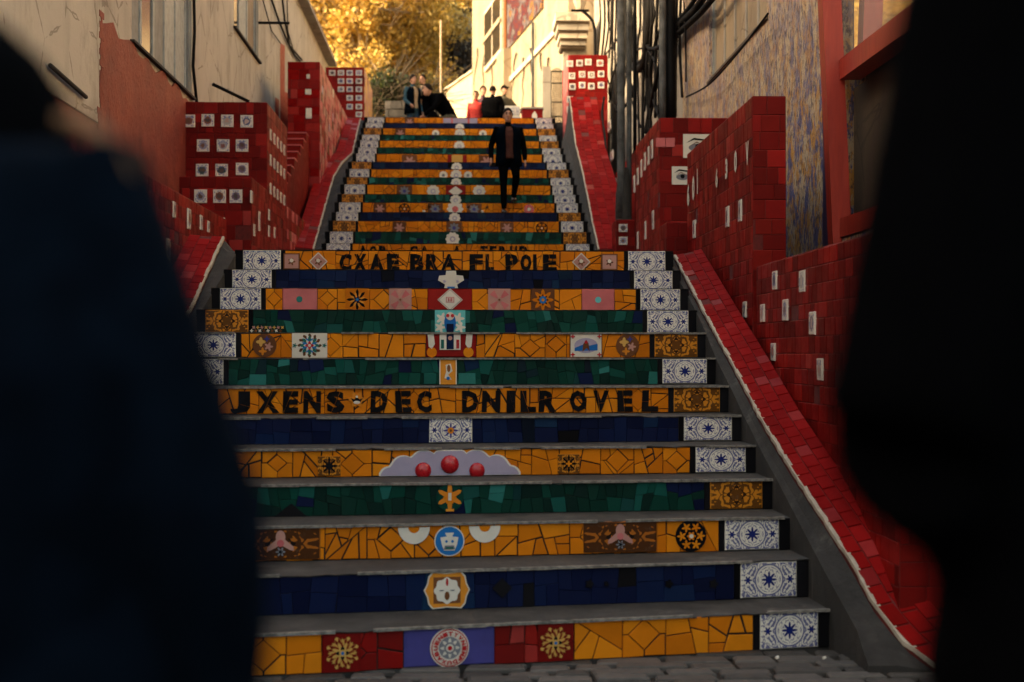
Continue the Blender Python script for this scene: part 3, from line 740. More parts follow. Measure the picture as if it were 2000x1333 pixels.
# 11
fr = FR[10]; h = fr.h
for px, m in ((585, 'teal_glaze'), (1168, 'turquoise_glaze')): decor(fr, 'dot_tile', STEP[10], fr.a(px), h * .5, [(disc(0, 0, .028, 14), m)], .014)
s = h * .48
decor(fr, 'damask_tile', STEP[10], fr.a(698), h * .49, [(rect(-s * 1.05, s * 1.05, -s, s), 'yellow_glaze'), (flower(0, 0, s * .98, 8, .33), 'black_glaze'), (flower(0, 0, s * .75, 8, .4, 5, .3), 'orange_glaze'), (flower(0, 0, s * .36, 5, .25), 'navy_glaze'), (disc(0, 0, s * .14, 8), 'azure_glaze')])
decor(fr, 'flower_tile', STEP[10], fr.a(1060), h * .49, [(rect(-s * 1.05, s * 1.05, -s, s), 'brown_glaze'), (flower(0, 0, s * 1.0, 8, .25), 'yellow_glaze'), (flower(0, 0, s * .55, 8, .3), 'black_glaze'), (disc(0, 0, s * .34, 12), 'azure_glaze'), (disc(0, 0, s * .14, 8), 'orange_glaze')])
for px in (782, 975):
    decor(fr, 'cross_tile', STEP[10], fr.a(px), h * .49, [(rect(-s, s, -s, s), 'dusty_pink_glaze')] + [([(0, 0), (s * math.cos(q - .3) * .98, s * math.sin(q - .3) * .98), (s * math.cos(q + .3) * .98, s * math.sin(q + .3) * .98)], 'pink_glaze') for q in (math.pi / 4, 3 * math.pi / 4, 5 * math.pi / 4, 7 * math.pi / 4)] + [(rect(-s * .2, s * .2, -s * .2, s * .2), 'dusty_pink_glaze'), (disc(0, 0, s * .1, 8), 'brown_glaze')])
s = h * .49
decor(fr, 'white_lozenge_tile', STEP[10], fr.a(879), h * .49, [(diamond(0, 0, s * 1.12, s), 'white_glaze'), (diamond(0, 0, s * 1.02, s * .9), 'brown_glaze'), (diamond(0, 0, s * .97, s * .86), 'white_glaze'), (rect(-s * .36, s * .36, -s * .24, s * .24), 'ball_red'), (rect(-s * .3, s * .3, -s * .19, s * .19), 'white_glaze'), (rect(-s * .2, -s * .1, -s * .15, s * .15), 'ball_red'), (rect(-s * .04, s * .04, -s * .15, s * .15), 'ball_red'), (rect(s * .1, s * .2, -s * .15, s * .15), 'ball_red')])
# 12: white petals
fr = FR[11]; h = fr.h
decor(fr, 'white_petal_tile', STEP[11], fr.a(881), h * .48, [([(-.07, -h * .47), (.07, -h * .47), (.055, -h * .2), (.12, h * .0), (.11, h * .22), (.05, h * .25), (.045, h * .46), (-.045, h * .46), (-.05, h * .25), (-.11, h * .22), (-.12, h * .0), (-.055, -h * .2)], 'white_glaze'), (rect(-.035, .035, -h * .46, -h * .3), 'azure_glaze'), (flower(-.06, -.01, .018, 5, .3), 'lavender_glaze'), (flower(.06, -.01, .018, 5, .3), 'lavender_glaze')])
# 13: lettering
fr = FR[12]; h = fr.h
for ch, x0, x1 in (('C', 663, 687), ('X', 691, 716), ('A', 722, 750), ('E', 756, 780), ('B', 801, 828), ('R', 832, 858), ('A', 862, 891), ('F', 917, 943), ('L', 948, 965), ('P', 987, 1012), ('O', 1016, 1038), ('I', 1041, 1048), ('E', 1060, 1087)):
    letter(fr, STEP[12], ch, fr.a(x0), fr.a(x1), h * .06, h * .82)
for px, kind in ((570, 0), (622, 1), (1135, 1), (1190, 0)):
    s = h * .36
    sh = rect(-s, s, -s, s) if kind == 0 else diamond(0, 0, s * 1.15)
    sh2 = rect(-s * .85, s * .85, -s * .85, s * .85) if kind == 0 else diamond(0, 0, s * .98)
    decor(fr, 'small_figure_tile', STEP[12], fr.a(px), h * .48, [(sh, 'brown_glaze' if kind == 0 else 'white_glaze'), (sh2, 'dusty_pink_glaze'), (flower(0, -s * .05, s * .5, 5, .3), 'brown_glaze'), (disc(0, s * .1, s * .24, 10), 'white_glaze')])
# upper flight: half hidden lettering on its first riser, white medallions up the middle, a few pale tiles
fr = FR[13]; h = fr.h
for ch, x0, x1 in (('A', 700, 718), ('O', 722, 736), ('R', 740, 758), ('C', 800, 816), ('A', 820, 838), ('A', 884, 900), ('T', 938, 952), ('E', 956, 970), ('R', 974, 990), ('U', 996, 1010), ('P', 1014, 1030)):
    letter(fr, STEP[13], ch, fr.a(x0), fr.a(x1), h * .1, h * .84)
UPD = {15: [(884, 'w')], 16: [(887, 'l'), (780, 'p'), (990, 'p'), (1058, 'f')], 17: [(888, 'w')], 18: [(889, 'r'), (742, 'p'), (790, 'f'), (1033, 'b'), (850, 'l'), (926, 'l')], 19: [(890, 'w')],
       20: [(890, 'k'), (790, 'l'), (846, 'w'), (936, 'w')], 21: [(891, 'w')], 22: [(891, 'w'), (866, 's'), (914, 's')], 23: [(892, 'w')], 24: [(893, 'g'), (800, 'p'), (950, 'p')], 26: [(897, 'w')],
       28: [(898, 'w'), (782, 'p'), (851, 's'), (943, 's')], 29: [(898, 'w')], 30: [(899, 'v'), (800, 'p')]}
for k, ds in UPD.items():
    fr = FR[k - 1]; h = fr.h; s = h * .44
    for px, q in ds:
        if q == 'w': lay = [(flower(0, 0, s * 1.15, 10, .08), 'white_glaze'), (disc(0, 0, s * .45, 12), 'lavender_glaze'), (disc(0, 0, s * .25, 10), 'white_glaze')]
        elif q == 's': lay = [(disc(0, 0, s * .8, 16), 'white_glaze'), (disc(0, 0, s * .3, 10), 'grey_glaze')]
        elif q == 'p': lay = [(rect(-s * 1.1, s * 1.1, -s, s), 'brown_glaze'), (flower(0, 0, s * .9, 6, .3), 'dusty_pink_glaze')]
        elif q == 'l': lay = [(rect(-s * 1.3, s * 1.3, -s, s), 'brown_glaze'), (flower(0, 0, s * .95, 8, .2), 'grey_glaze'), (disc(0, 0, s * .3, 10), 'violet_glaze')]
        elif q == 'f': lay = dark_flower(s)
        elif q == 'r': lay = [(flower(0, 0, s * 1.5, 10, .1), 'white_glaze'), (disc(0, 0, s * .55, 14), 'ball_red')]
        elif q == 'b': lay = [(disc(0, 0, s * .9, 14), 'ball_red'), (disc(0, 0, s * .3, 10), 'white_glaze')]
        elif q == 'k': lay = [(rect(-s * 1.7, s * 1.7, -s, s), 'red_glaze'), (diamond(0, 0, s * 1.2, s * .9), 'white_glaze')]
        elif q == 'g': lay = [(rect(-s * 1.4, s * 1.4, -s, s), 'red_glaze'), (rect(-s * .8, s * .8, -s, s), 'gold_glaze')]
        else: lay = [(rect(-s * 4, s * 4, -s, s), 'lavender_glaze'), (rect(-s * 2.2, -s * 1.7, -s, s), 'pink_glaze'), (rect(s * 1.7, s * 2.2, -s, s), 'pink_glaze')]
        decor(fr, 'ornament_tile', STEP[k - 1], fr.a(px), h * .48, [(p_, m_) for p_, m_ in lay])
# flecked tiles beside the red-eyed roundel of the upper flight
fr = FR[17]; h = fr.h
for i in range(14):
    px = 828 + i * 9.5
    if abs(px - 889) < 16: continue
    decor(fr, 'fleck', STEP[17], fr.a(px), h * (.3 + .35 * (i % 2)), [(flower(0, 0, .032, 5, .25, 4, i), ['white_glaze', 'brown_glaze', 'dusty_pink_glaze'][i % 3])])

# landings
b = MB(); b.add([(-3.6, YK[12] + .45, ZK[12] - .02), (3.6, YK[12] + .45, ZK[12] - .02), (3.6, YK[13] + .1, LAND_Z), (-3.6, YK[13] + .1, LAND_Z)], [(0, 1, 2, 3)])
tag(b.build('landing', 'concrete'), kind='structure')
TOPZ = ZK[29]
b = MB(); b.box(-40, 40, YK[29] + .55, 75, TOPZ - 1.0, TOPZ - .004)
tag(b.build('upper_street', 'concrete'), kind='structure')
b = MB(); b.box(-2.1, 2.1, YK[22] + .3, YK[23] + .04, ZK[22] - .6, ZK[22] - .004); b.build('landing_slab', 'concrete', STAIR_UP)

# ================================================================== kerbs beside the steps, sloping red copings
PR = [(1330, 500, 14.15), (1385, 605, 12.4), (1440, 705, 11.2), (1500, 820, 10.1), (1560, 920, 9.3), (1620, 1010, 8.7), (1680, 1105, 8.25), (1720, 1180, 7.95), (1780, 1255, 7.75), (1838, 1300, 7.6)]
PATH_R = [at(q[0] - 12, q[1], q[2]) for q in PR]
PATH_R[-1].z = max(PATH_R[-1].z, 0.02)
def resample(path, step):
    out = []; L = [0]
    for i in range(1, len(path)): L.append(L[-1] + (path[i] - path[i - 1]).length)
    n = max(2, int(round(L[-1] / step)))
    for j in range(n + 1):
        d = L[-1] * j / n
        i = max(q for q in range(len(L)) if L[q] <= d + 1e-9); i = min(i, len(path) - 2)
        t_ = (d - L[i]) / (L[i + 1] - L[i]); out.append(path[i].lerp(path[i + 1], t_))
    return out
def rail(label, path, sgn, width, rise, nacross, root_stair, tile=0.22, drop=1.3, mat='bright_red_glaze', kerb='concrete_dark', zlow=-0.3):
    """path: inner white edge from far (top) to near (bottom)"""
    mid = path[len(path) // 2]
    root = thing('balustrade', label, 'balustrade', (mid.x, mid.y, max(0, mid.z - 1)))
    out = Vector((sgn, 0, 0))
    P = resample(path, tile)
    b = MB(); secs = []
    for p in P:
        zb = max(zlow, p.z - drop)
        q = [(p.x, p.y, zb), (p.x, p.y, p.z), (p.x + sgn * width, p.y, p.z + rise), (p.x + sgn * width, p.y, zb)]
        secs.append(q if sgn > 0 else q[::-1])
    b.loft(secs); o = b.build('base', 'grout_red', root); fix_normals(o)
    for i in range(len(P) - 1):
        for j in range(nacross):
            t0 = j / nacross; t1 = (j + 1) / nacross
            def pt(p, t_): return p + out * (width * t_) + Vector((0, 0, rise * t_))
            a, c = P[i], P[i + 1]
            sh = 0.5 if j % 2 else 0.0
            pa, pc = a, c
            if sh and i + 2 < len(P): pa = a.lerp(c, .5); pc = c.lerp(P[i + 2], .5)
            c4 = [pt(pa, t0), pt(pa, t1), pt(pc, t1), pt(pc, t0)]
            ctr = sum(c4, Vector()) / 4
            g = 0.006
            c4 = [q + (ctr - q).normalized() * g for q in c4]
            nrm = (c4[1] - c4[0]).cross(c4[3] - c4[0]).normalized()
            if nrm.z < 0: nrm = -nrm; 
            if sgn > 0: c4 = c4[::-1]
            m = mat if rnd.random() > 0.06 else 'red_glaze'
            if rnd.random() < 0.02: continue
            k = MB(); k.quad_tile(c4, nrm, 0.010 * rnd.uniform(.8, 1.2), 0.004); o = k.build('coping_tile', m, root)
    b = MB(); secs = []
    for p in resample(path, 0.07):
        j = rnd.uniform(-.006, .006); w_ = 0.014
        q = [(p.x - sgn * .010 + j, p.y, p.z - .016), (p.x - sgn * .010 + j, p.y, p.z + .010), (p.x + sgn * w_ + j, p.y, p.z + .013), (p.x + sgn * w_, p.y, p.z - .01)]
        secs.append(q if sgn > 0 else q[::-1])
    b.loft(secs); o = b.build('white_edge', 'whitewash', root); fix_normals(o)
    # concrete kerb between the steps and the coping, a part of the staircase
    b = MB(); secs = []
    for p in P:
        zs = nosing(p.y) - .03; zb = max(zlow, zs - 1.0)
        xi = sgn * (HALF - .01 + float(np.interp(p.y, YK, RO if sgn > 0 else LO)))
        if abs(p.x) < abs(xi) + .03: continue
        zi = min(zs, p.z); zb = min(zb, zi - .05)
        q = [(xi, p.y, zb), (xi, p.y, zi), (xi + (p.x - xi) * .45, p.y, zi + (p.z - zi) * .25), (p.x - sgn * .014, p.y, p.z - .03), (p.x - sgn * .014, p.y, zb)]
        secs.append(q if sgn > 0 else q[::-1])
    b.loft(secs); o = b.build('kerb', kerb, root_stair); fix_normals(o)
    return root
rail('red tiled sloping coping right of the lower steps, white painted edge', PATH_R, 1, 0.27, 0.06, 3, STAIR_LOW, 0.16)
for i_, (px, py) in enumerate(((1515, 1286), (1607, 1287))):
    c = at(px, py, 7.9); c = CAM + (c - CAM) * ((.022 - CAM.z) / (c.z - CAM.z)); b = MB(); b.tube([c, c + Vector((.018, .006, .006))], .008, 5); tag(b.build('paper_scrap', 'white_glaze'), ['tiny white scrap on the paving below the right end tile', 'tiny white scrap on the paving near the kerb foot'][i_], 'scrap', 'scraps on the paving')
PATH_L = [Vector((-p.x - .1, p.y, p.z)) for p in PATH_R[:8]]
PATH_L[0] = at(436, 464, 14.1)
rail('red tiled sloping coping left of the lower steps, beside the dark blue arm', PATH_L, -1, 0.33, 0.02, 3, STAIR_LOW, 0.18)
PATH_UR = [at(1113, 190, 29.3), at(1118, 235, 28.4), at(1125, 285, 27.0), at(1141, 350, 24.9), at(1157, 435, 23.0), at(1169, 487, 21.9)]
rail('wide red tiled ramp coping right of the upper steps, below the tile studded pier', PATH_UR, 1, 0.55, 0.0, 4, STAIR_UP, 0.25, 1.5, zlow=2.5)
PATH_UL = [at(704, 232, 32.0), at(697, 262, 30.2), at(688, 300, 28.6), at(668, 318, 27.6), at(652, 345, 26.3), at(640, 385, 25.2), at(628, 430, 23.9), at(612, 487, 22.0)]
rail('narrow red tiled coping left of the upper steps, kinked half way up', PATH_UL, -1, 0.32, 0.03, 2, STAIR_UP, 0.25, 1.5, zlow=2.5)

# ================================================================== materials of the buildings
def wallmat(name, base, stain, streak=0.5, rough=0.85, bump=0.35):
    t = MT(name, rough); p = t.pos()
    n = t.noise(p, 1.3, 6, 0.62)
    st = t.noise(t.scale(p, (2.4, 2.4, 0.35)), 1.0, 6, 0.6)
    fine = t.noise(p, 26, 5, 0.7)
    c = t.mix(t.step(n, 0.3, 0.75) * 0.45, base, tuple(q * 0.72 for q in base))
    c = t.mix(t.step(st, 0.47, 0.78) * streak, c, stain)
    big = t.noise(t.scale(p, (1, 1, .7)), .9, 7, 0.7)
    c = t.mix(t.step(big, 0.52, 0.60) * 0.38, c, tuple(q * 1.25 for q in stain))
    c = t.mix(t.step(big, 0.36, 0.30) * 0.5, c, stain)
    c = t.mix(t.step(fine, 0.6, 0.8) * 0.35, c, stain)
    cr = t.voro(t.scale(p, (1, 1, 1)), 1.1, 'DISTANCE_TO_EDGE') + (t.noise(p, 4, 4) - 0.5) * 0.12
    c = t.mix(cr.ab().lt(0.010) * 0.7, c, stain)
    t.color(c); t.bump(fine + n * 2.0, bump, 0.015); M[name] = t.m
wallmat('cream_wall', (0.50, 0.475, 0.40), (0.19, 0.165, 0.125))
wallmat('sunny_wall', (0.32, 0.265, 0.185), (0.17, 0.115, 0.07), 0.6)
plain('lit_plaster', (0.40, 0.33, 0.23), .85, .12, 3, bump=.2)
wallmat('grey_stucco', (0.34, 0.31, 0.26), (0.12, 0.10, 0.08))
wallmat('tan_boards', (0.33, 0.25, 0.15), (0.14, 0.10, 0.06), 0.6)
wallmat('brown_panel', (0.10, 0.07, 0.045), (0.04, 0.03, 0.02), 0.5)
wallmat('far_wall', (0.50, 0.45, 0.36), (0.22, 0.19, 0.15), 0.5)
t = MT('terracotta_paint', 0.6); p = t.pos()
n = t.noise(p, 2.0, 6, 0.6); f = t.noise(t.scale(p, (1, 1, 0.5)), 28, 4, 0.7)
c = t.ramp(n, [(0.3, (0.17, 0.022, 0.012)), (0.55, (0.25, 0.035, 0.018)), (0.8, (0.32, 0.07, 0.035))])
t.color(c); t.bump(f + n, 0.9, 0.03); M['terracotta_paint'] = t.m
t = MT('red_paint', 0.42); p = t.pos()
n = t.noise(t.scale(p, (6, 6, 0.8)), 3, 5, 0.65)
t.color(t.ramp(n, [(0.3, (0.24, 0.016, 0.008)), (0.6, (0.32, 0.026, 0.012)), (0.8, (0.36, 0.06, 0.03))])); t.bump(n, 0.3, 0.01); M['red_paint'] = t.m
plain('pale_blue_paint', (0.34, 0.38, 0.37), 0.6, 0.2, 9)
plain('grey_blue_paint', (0.20, 0.22, 0.22), 0.6, 0.25, 7)
plain('dark_blue_paint', (0.012, 0.018, 0.07), 0.45, 0.3, 12)
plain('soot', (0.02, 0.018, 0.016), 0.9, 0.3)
plain('window_dark', (0.03, 0.028, 0.024), 0.12, 0.3)
t = MT('mirror_glass', 0.03, 0.75); t.color((0.82, 0.80, 0.72)); M['mirror_glass'] = t.m
# wall rubbed with blue and ochre strokes, the rubbing denser low down
t = MT('mural', 0.7); p = t.pos(); x, y, z = t.sep(p)
a = t.noise(t.scale(p, (7, 4.5, 2.4)), 1.1, 6, 0.76); b_ = t.noise(t.scale(p, (9, 5, 3.2)), 1.2, 6, 0.78); d_ = t.noise(t.scale(p, (1, 1, .6)), 20, 4, 0.7)
low = t.step(z * -1.0 + (a - 0.5) * 1.6, -5.0, -3.7)
c = t.mix(t.step(d_, 0.4, 0.75) * 0.6, (0.50, 0.39, 0.25), (0.34, 0.26, 0.18))
c = t.mix(t.step(a, 0.47, 0.52) * (low * 0.5 + 0.5), c, (0.085, 0.085, 0.22))
c = t.mix(t.step(b_, 0.50, 0.55) * (low * 0.5 + 0.45), c, (0.50, 0.24, 0.03))
c = t.mix(t.step(d_, 0.54, 0.60) * 0.75, c, (0.03, 0.025, 0.045))
t.color(c); t.bump(a + b_ + d_, 0.8, 0.03); M['mural'] = t.m
# bright picture panel high on the sunny house
t = MT('mosaic_panel', 0.4); p = t.pos()
v1 = t.noise(t.scale(p, (1, .6, 1.0)), 1.6, 3, 0.6); v2 = t.noise(p, 6, 3, 0.6)
c = t.ramp((v1 * 3.0 + v2 * 0.5).fr(), [(0.0, (0.09, 0.006, 0.008)), (0.22, (0.012, 0.006, 0.035)), (0.40, (0.26, 0.12, 0.006)), (0.48, (0.012, 0.008, 0.04)), (0.7, (0.13, 0.12, 0.13)), (0.8, (0.012, 0.012, 0.03)), (1, (0.09, 0.006, 0.008))])
t.color(c); M['mosaic_panel'] = t.m

# ================================================================== red tiled blocks
Z = Vector((0, 0, 1))
def tile_face(root, O, u, n, W, Hh, tw, th, mats, single, names='red_tile', skip=0.01, jit=0.004, joined=None, thick=0.0055):
    """running courses on the face with lower left corner O; the first `single` tiles (from the top) are objects"""
    v = n.cross(u); cells = []
    rows = max(1, int(round(Hh / th))); th = Hh / rows
    hs = [rnd.uniform(.82, 1.18) for _ in range(rows)]; sc_ = Hh / sum(hs); edges = [0.0]
    for q in hs: edges.append(edges[-1] + q * sc_)
    for r in range(rows):
        x = -tw * rnd.random()
        while x < W - 1e-4:
            wd = tw * rnd.choice((.6, .85, 1.0, 1.0, 1.15, 1.4)); x0 = max(x, 0); x1 = min(x + wd, W)
            if W - x1 < tw * 0.3: x1 = W
            if x1 - x0 > 0.02: cells.append((x0, x1, edges[r], edges[r + 1]))
            x = x1 if x1 == W else x + wd
    cells.sort(key=lambda c: -c[2])
    J = {} if joined is None else joined
    cnt = 0
    for x0, x1, y0, y1 in cells:
        if rnd.random() < skip: continue
        m = rnd.choices([q[0] for q in mats], [q[1] for q in mats])[0]
        g = 0.0010 + rnd.uniform(0, 0.0026)
        ctr = O + u * ((x0 + x1) / 2) + v * ((y0 + y1) / 2)
        tk = thick * rnd.uniform(0.8, 1.25)
        if cnt < single:
            tile_obj(names, m, ctr, u, v, n, x1 - x0 - 2 * g, y1 - y0 - 2 * g, tk, root, 0.014); cnt += 1
        else:
            J.setdefault(m, MB())
            c4 = [O + u * a + v * b_ for a, b_ in ((x0 + g, y0 + g), (x1 - g, y0 + g), (x1 - g, y1 - g), (x0 + g, y1 - g))]
            tl = rnd.uniform(-.001, .001)
            J[m].quad_tile(c4, (n + u * rnd.uniform(-.014, .014) + v * rnd.uniform(-.014, .014)).normalized(), tk, 0.004)
    if joined is None:
        for m, mb in J.items(): mb.build(names + 's', m, root, kind='stuff')
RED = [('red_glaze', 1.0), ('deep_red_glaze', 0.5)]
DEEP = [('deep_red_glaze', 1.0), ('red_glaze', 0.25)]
def block(label, x0, x1, y0, y1, z0, z1, sgn, front=0, side=0, tw=0.22, th=0.15, mf=DEEP, ms=RED, name='tiled_pier', cat='pier', top=True, faces='fs'):
    """sgn: which X side faces the steps (+1: left blocks, face at x1; -1: right blocks, face at x0)"""
    root = thing(name, label, cat, ((x0 + x1) / 2, y0, z0))
    b = MB(); b.box(x0, x1, y0, y1, z0, z1); b.build('core', 'grout_red', root)
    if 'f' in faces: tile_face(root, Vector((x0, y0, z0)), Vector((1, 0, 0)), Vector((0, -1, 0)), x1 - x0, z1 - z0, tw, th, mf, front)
    if 's' in faces:
        if sgn > 0: tile_face(root, Vector((x1, y0, z0)), Vector((0, 1, 0)), Vector((1, 0, 0)), y1 - y0, z1 - z0, tw, th, ms, side)
        else: tile_face(root, Vector((x0, y1, z0)), Vector((0, -1, 0)), Vector((-1, 0, 0)), y1 - y0, z1 - z0, tw, th, ms, side)
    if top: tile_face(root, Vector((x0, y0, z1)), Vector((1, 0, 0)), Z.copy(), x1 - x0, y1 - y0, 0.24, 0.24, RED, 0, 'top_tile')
    return root
def pic(root, px, py, p, n, w, h, name='picture_tile', mat='picture_print', th=0.019):
    c = on_plane(px, py, Vector(p), n); u = Z.cross(n)
    return tile_obj(name, mat, c, u, Z.copy(), n, w, h, th, root, 0.02)
NF = Vector((0, -1, 0)); NL = Vector((-1, 0, 0)); NR = Vector((1, 0, 0))
XR = 2.50; XL = -2.50

# right side, from the street up
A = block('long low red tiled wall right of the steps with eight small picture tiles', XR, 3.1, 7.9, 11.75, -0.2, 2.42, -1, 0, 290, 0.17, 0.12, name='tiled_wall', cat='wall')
for px, py, s in ((1516, 548, .125), (1570, 550, .135), (1457, 605, .12), (1492, 612, .125), (1537, 606, .14), (1590, 632, .14), (1513, 688, .12), (1605, 722, .13)):
    pic(A, px, py, (XR, 0, 0), NL, s * 1.1, s * 1.15)
yB = on_x(1470, 200, XR).y
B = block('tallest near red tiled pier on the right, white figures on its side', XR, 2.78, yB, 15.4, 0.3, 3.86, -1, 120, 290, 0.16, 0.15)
for ch, px, py, h_ in (('6', 1347, 382, .24), ('0', 1357, 368, .26), ('I', 1365, 355, .26), ('6', 1403, 348, .19), ('3', 1422, 330, .19), ('0', 1440, 316, .2), ('V', 1463, 300, .2)):
    c = on_x(px, py, XR); vs, fs = GLYPH[ch]; b = MB(); wd = h_ * (0.62 if ch != 'I' else .18)
    b.add([c + Vector((-0.0165, -(x - .5) * wd, (y - .5) * h_)) for x, y in vs], fs); b.build('white_figure', 'white_glaze', B)
for px, py, s in ((1423, 424, .2), (1448, 412, .2), (1358, 448, .2)): pic(B, px, py, (XR, 0, 0), NL, s * .62, s * .95)
yC = 17.6
C = block('red tiled pier on the right with eye printed tiles, behind the tallest one', XR, 3.34, yC, 20.0, 2.6, at(1283, 231, yC).z, -1, 90, 150, 0.16, 0.15)
# printed eyes: cream tile, dark almond, brow
def eye_tile(root, px0, px1, py0, py1, y):
    p0 = at(px0, py1, y); p1 = at(px1, py0, y); w_ = p1.x - p0.x; h_ = p1.z - p0.z; cx = (p0.x + p1.x) / 2; cz = (p0.z + p1.z) / 2
    b = MB(); mats = ['white_glaze', 'grey_glaze', 'black_glaze', 'brown_glaze']
    for i, (poly, mi) in enumerate(((rect(-w_ / 2, w_ / 2, -h_ / 2, h_ / 2), 0), (disc(.02, -.02, w_ * .36, 16, h_ * .17), 1), (disc(.02, -.01, w_ * .12, 12, h_ * .13), 2), ([(-w_ * .4, h_ * .12), (-w_ * .1, h_ * .26), (w_ * .4, h_ * .2), (w_ * .4, h_ * .27), (-w_ * .1, h_ * .34)], 2), ([(-w_ * .3, -h_ * .03), (w_ * .0, h_ * .14), (w_ * .42, h_ * .0), (w_ * .0, h_ * .18)], 3))):
        yy = y - 0.018 - 0.0012 * i; k = len(poly)
        b.add([(cx + q[0], yy, cz + q[1]) for q in poly] + [(cx + q[0], yy + (.018 if i == 0 else .002), cz + q[1]) for q in poly], [tuple(range(k))] + [(j, k + j, k + (j + 1) % k, (j + 1) % k) for j in range(k)], mi)
    b.build('eye_tile', mats, root)
eye_tile(C, 1334, 1386, 263, 309, yC); eye_tile(C, 1312, 1347, 326, 361, yC)
for px in (1290, 1309): tile_obj('pink_tile', 'pink_glaze', at(px, 279, yC), Vector((1, 0, 0)), Z.copy(), NF, .115, .115, .016, C, .02)
for px, py in ((1275, 292), (1268, 305), (1261, 316), (1254, 330), (1247, 345), (1240, 360), (1277, 430), (1262, 450), (1247, 470)): pic(C, px, py, (XR, 0, 0), NL, .13, .24)
P = at(1300, 437, 15.6); P2 = at(1337, 515, 15.6)
block('small dark red tiled stub standing in front of the eye printed pier', P.x, XR + .02, 15.5, 16.1, P2.z - .05, P.z, -1, 12, 6, 0.2, 0.14, name='tiled_stub')
P = at(1204, 430, 21.4); P2 = at(1240, 490, 21.4)
Nw = block('little red newel with two picture tiles under the grey conduit', P.x, P2.x, 21.4, 22.0, LAND_Z - .2, P.z, -1, 20, 12, 0.14, 0.12, name='tiled_newel', cat='newel')
for py in (446, 471): pic(Nw, 1217, py, (0, 21.4, 0), NF, .13, .12)
yJ = 30.2
P = at(1110, 108, yJ); P2 = at(1187, 250, yJ)
J = block('red pier studded with twelve white tiles at the top right of the steps', P.x, P2.x, yJ, yJ + 1.6, P2.z - 0.8, P.z, -1, 0, 0, 0.2, 0.2, RED, [('pink_glaze', 1)])  # pink side tiles put the warm light on that face into the colour
for px, py in ((1112, 125), (1131, 124), (1148, 122), (1171, 124), (1116, 149), (1136, 146), (1154, 147), (1173, 145), (1117, 170), (1136, 167), (1154, 169), (1173, 167), (1112, 195), (1112, 215), (1113, 245)):
    pic(J, px + 1, py, (0, yJ, 0), NF, .135, .135)
K2 = block('red tiled strip behind the conduits right of the wide ramp', 2.78, 3.3, 22.4, 29.0, 3.0, 4.9, -1, 0, 0, .2, .16, name='tiled_strip', cat='wall')
for px, py in ((1191, 247), (1196, 305), (1202, 360), (1199, 405)): pic(K2, px, py, (2.78, 0, 0), NL, .5, .17)

# left side
G = block('long red tiled wall left of the steps, low, dotted with odd picture tiles', -3.3, -2.72, 9.0, 17.0, -0.2, 3.28, 1, 0, 290, .17, .13, name='tiled_wall', cat='wall')
for px, py, s in ((338, 410, .15), (367, 428, .2), (391, 435, .15), (405, 443, .12), (326, 488, .2), (276, 382, .16)): pic(G, px, py, (-2.72, 0, 0), NR, s * .8, s * 1.05)
yF = 17.5; yE = 18.9
Fb = block('squat dark red tiled block on the left with three picture tiles', at(350, 347, yF).x, XL, yF, yE + .02, 2.6, at(480, 347, yF).z, 1, 130, 60, .16, .15)
for px in (392, 429, 461): pic(Fb, px, 384, (0, yF, 0), NF, .155, .165)
pic(Fb, 433, 442, (0, yF, 0), NF, .08, .2, 'cream_tile', 'white_glaze')
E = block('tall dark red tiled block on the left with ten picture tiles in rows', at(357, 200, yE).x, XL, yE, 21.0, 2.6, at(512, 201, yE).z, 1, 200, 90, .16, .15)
for px, py in ((369, 237), (406, 236), (444, 237), (482, 238), (397, 285), (436, 285), (473, 285), (395, 333), (433, 333), (473, 331)): pic(E, px, py, (0, yE, 0), NF, .165, .165)
for zz in (4.62, 4.28, 3.9):
    for i in range(5):
        tile_obj('picture_tile', 'picture_print', Vector((XL, 19.2 + .36 * i, zz)), Vector((0, 1, 0)), Z.copy(), NR, .13, .15, .019, E, .02)
for px, py in ((490, 385), (505, 425), (505, 440), (495, 450), (524, 420), (524, 452), (535, 455)): pic(Fb if px < 512 else E, px, py, (XL, 0, 0), NR, .11, .15)
# low wall beside the side stair, then the rosy pier
W1 = block('low rosy red wall climbing beside the small red side stair', -2.66, XL, 21.02, 25.7, 2.9, 3.85, 1, 0, 120, .22, .16, RED, [('red_glaze', 1), ('pink_glaze', .25), ('brown_glaze', .2)], name='tiled_wall', cat='wall')
yH = 25.8
Hb = block('rosy pier on the left whose long side glitters with pale shards', at(562, 120, yH).x, XL, yH, 33.0, 3.0, at(624, 122, yH).z, 1, 60, 0, .2, .16, [('red_glaze', 1), ('bright_red_glaze', .6)], [('pink_glaze', 1.2), ('red_glaze', .8), ('dusty_pink_glaze', .8), ('white_glaze', .05), ('lavender_glaze', .12), ('brown_glaze', .3)])
for px, py, w_, h_ in ((602, 150, .05, .08), (602, 180, .09, .1), (603, 222, .09, .19)): pic(Hb, px, py, (0, yH, 0), NF, w_ * 1.2, h_ * 1.0, 'white_tile', 'white_glaze')
yI = 34.4
P = at(636, 132, yI); P2 = at(711, 232, yI)
I = block('red pier at the top left with a grid of white picture tiles', P.x, P2.x, yI, yI + 3.0, TOPZ - .1, P.z, 1, 0, 0, .25, .2, RED, [('dusty_pink_glaze', 1), ('gold_glaze', .6)])  # pink and gold on the side only: warm light painted as tile colour
for c_, px in enumerate((649, 666, 683, 701)):
    for r_, py in enumerate((143, 159, 175, 192, 209, 224)):
        if c_ * 1.0 >= r_ * .62 - .6: pic(I, px, py, (0, yI, 0), NF, .15, .13)
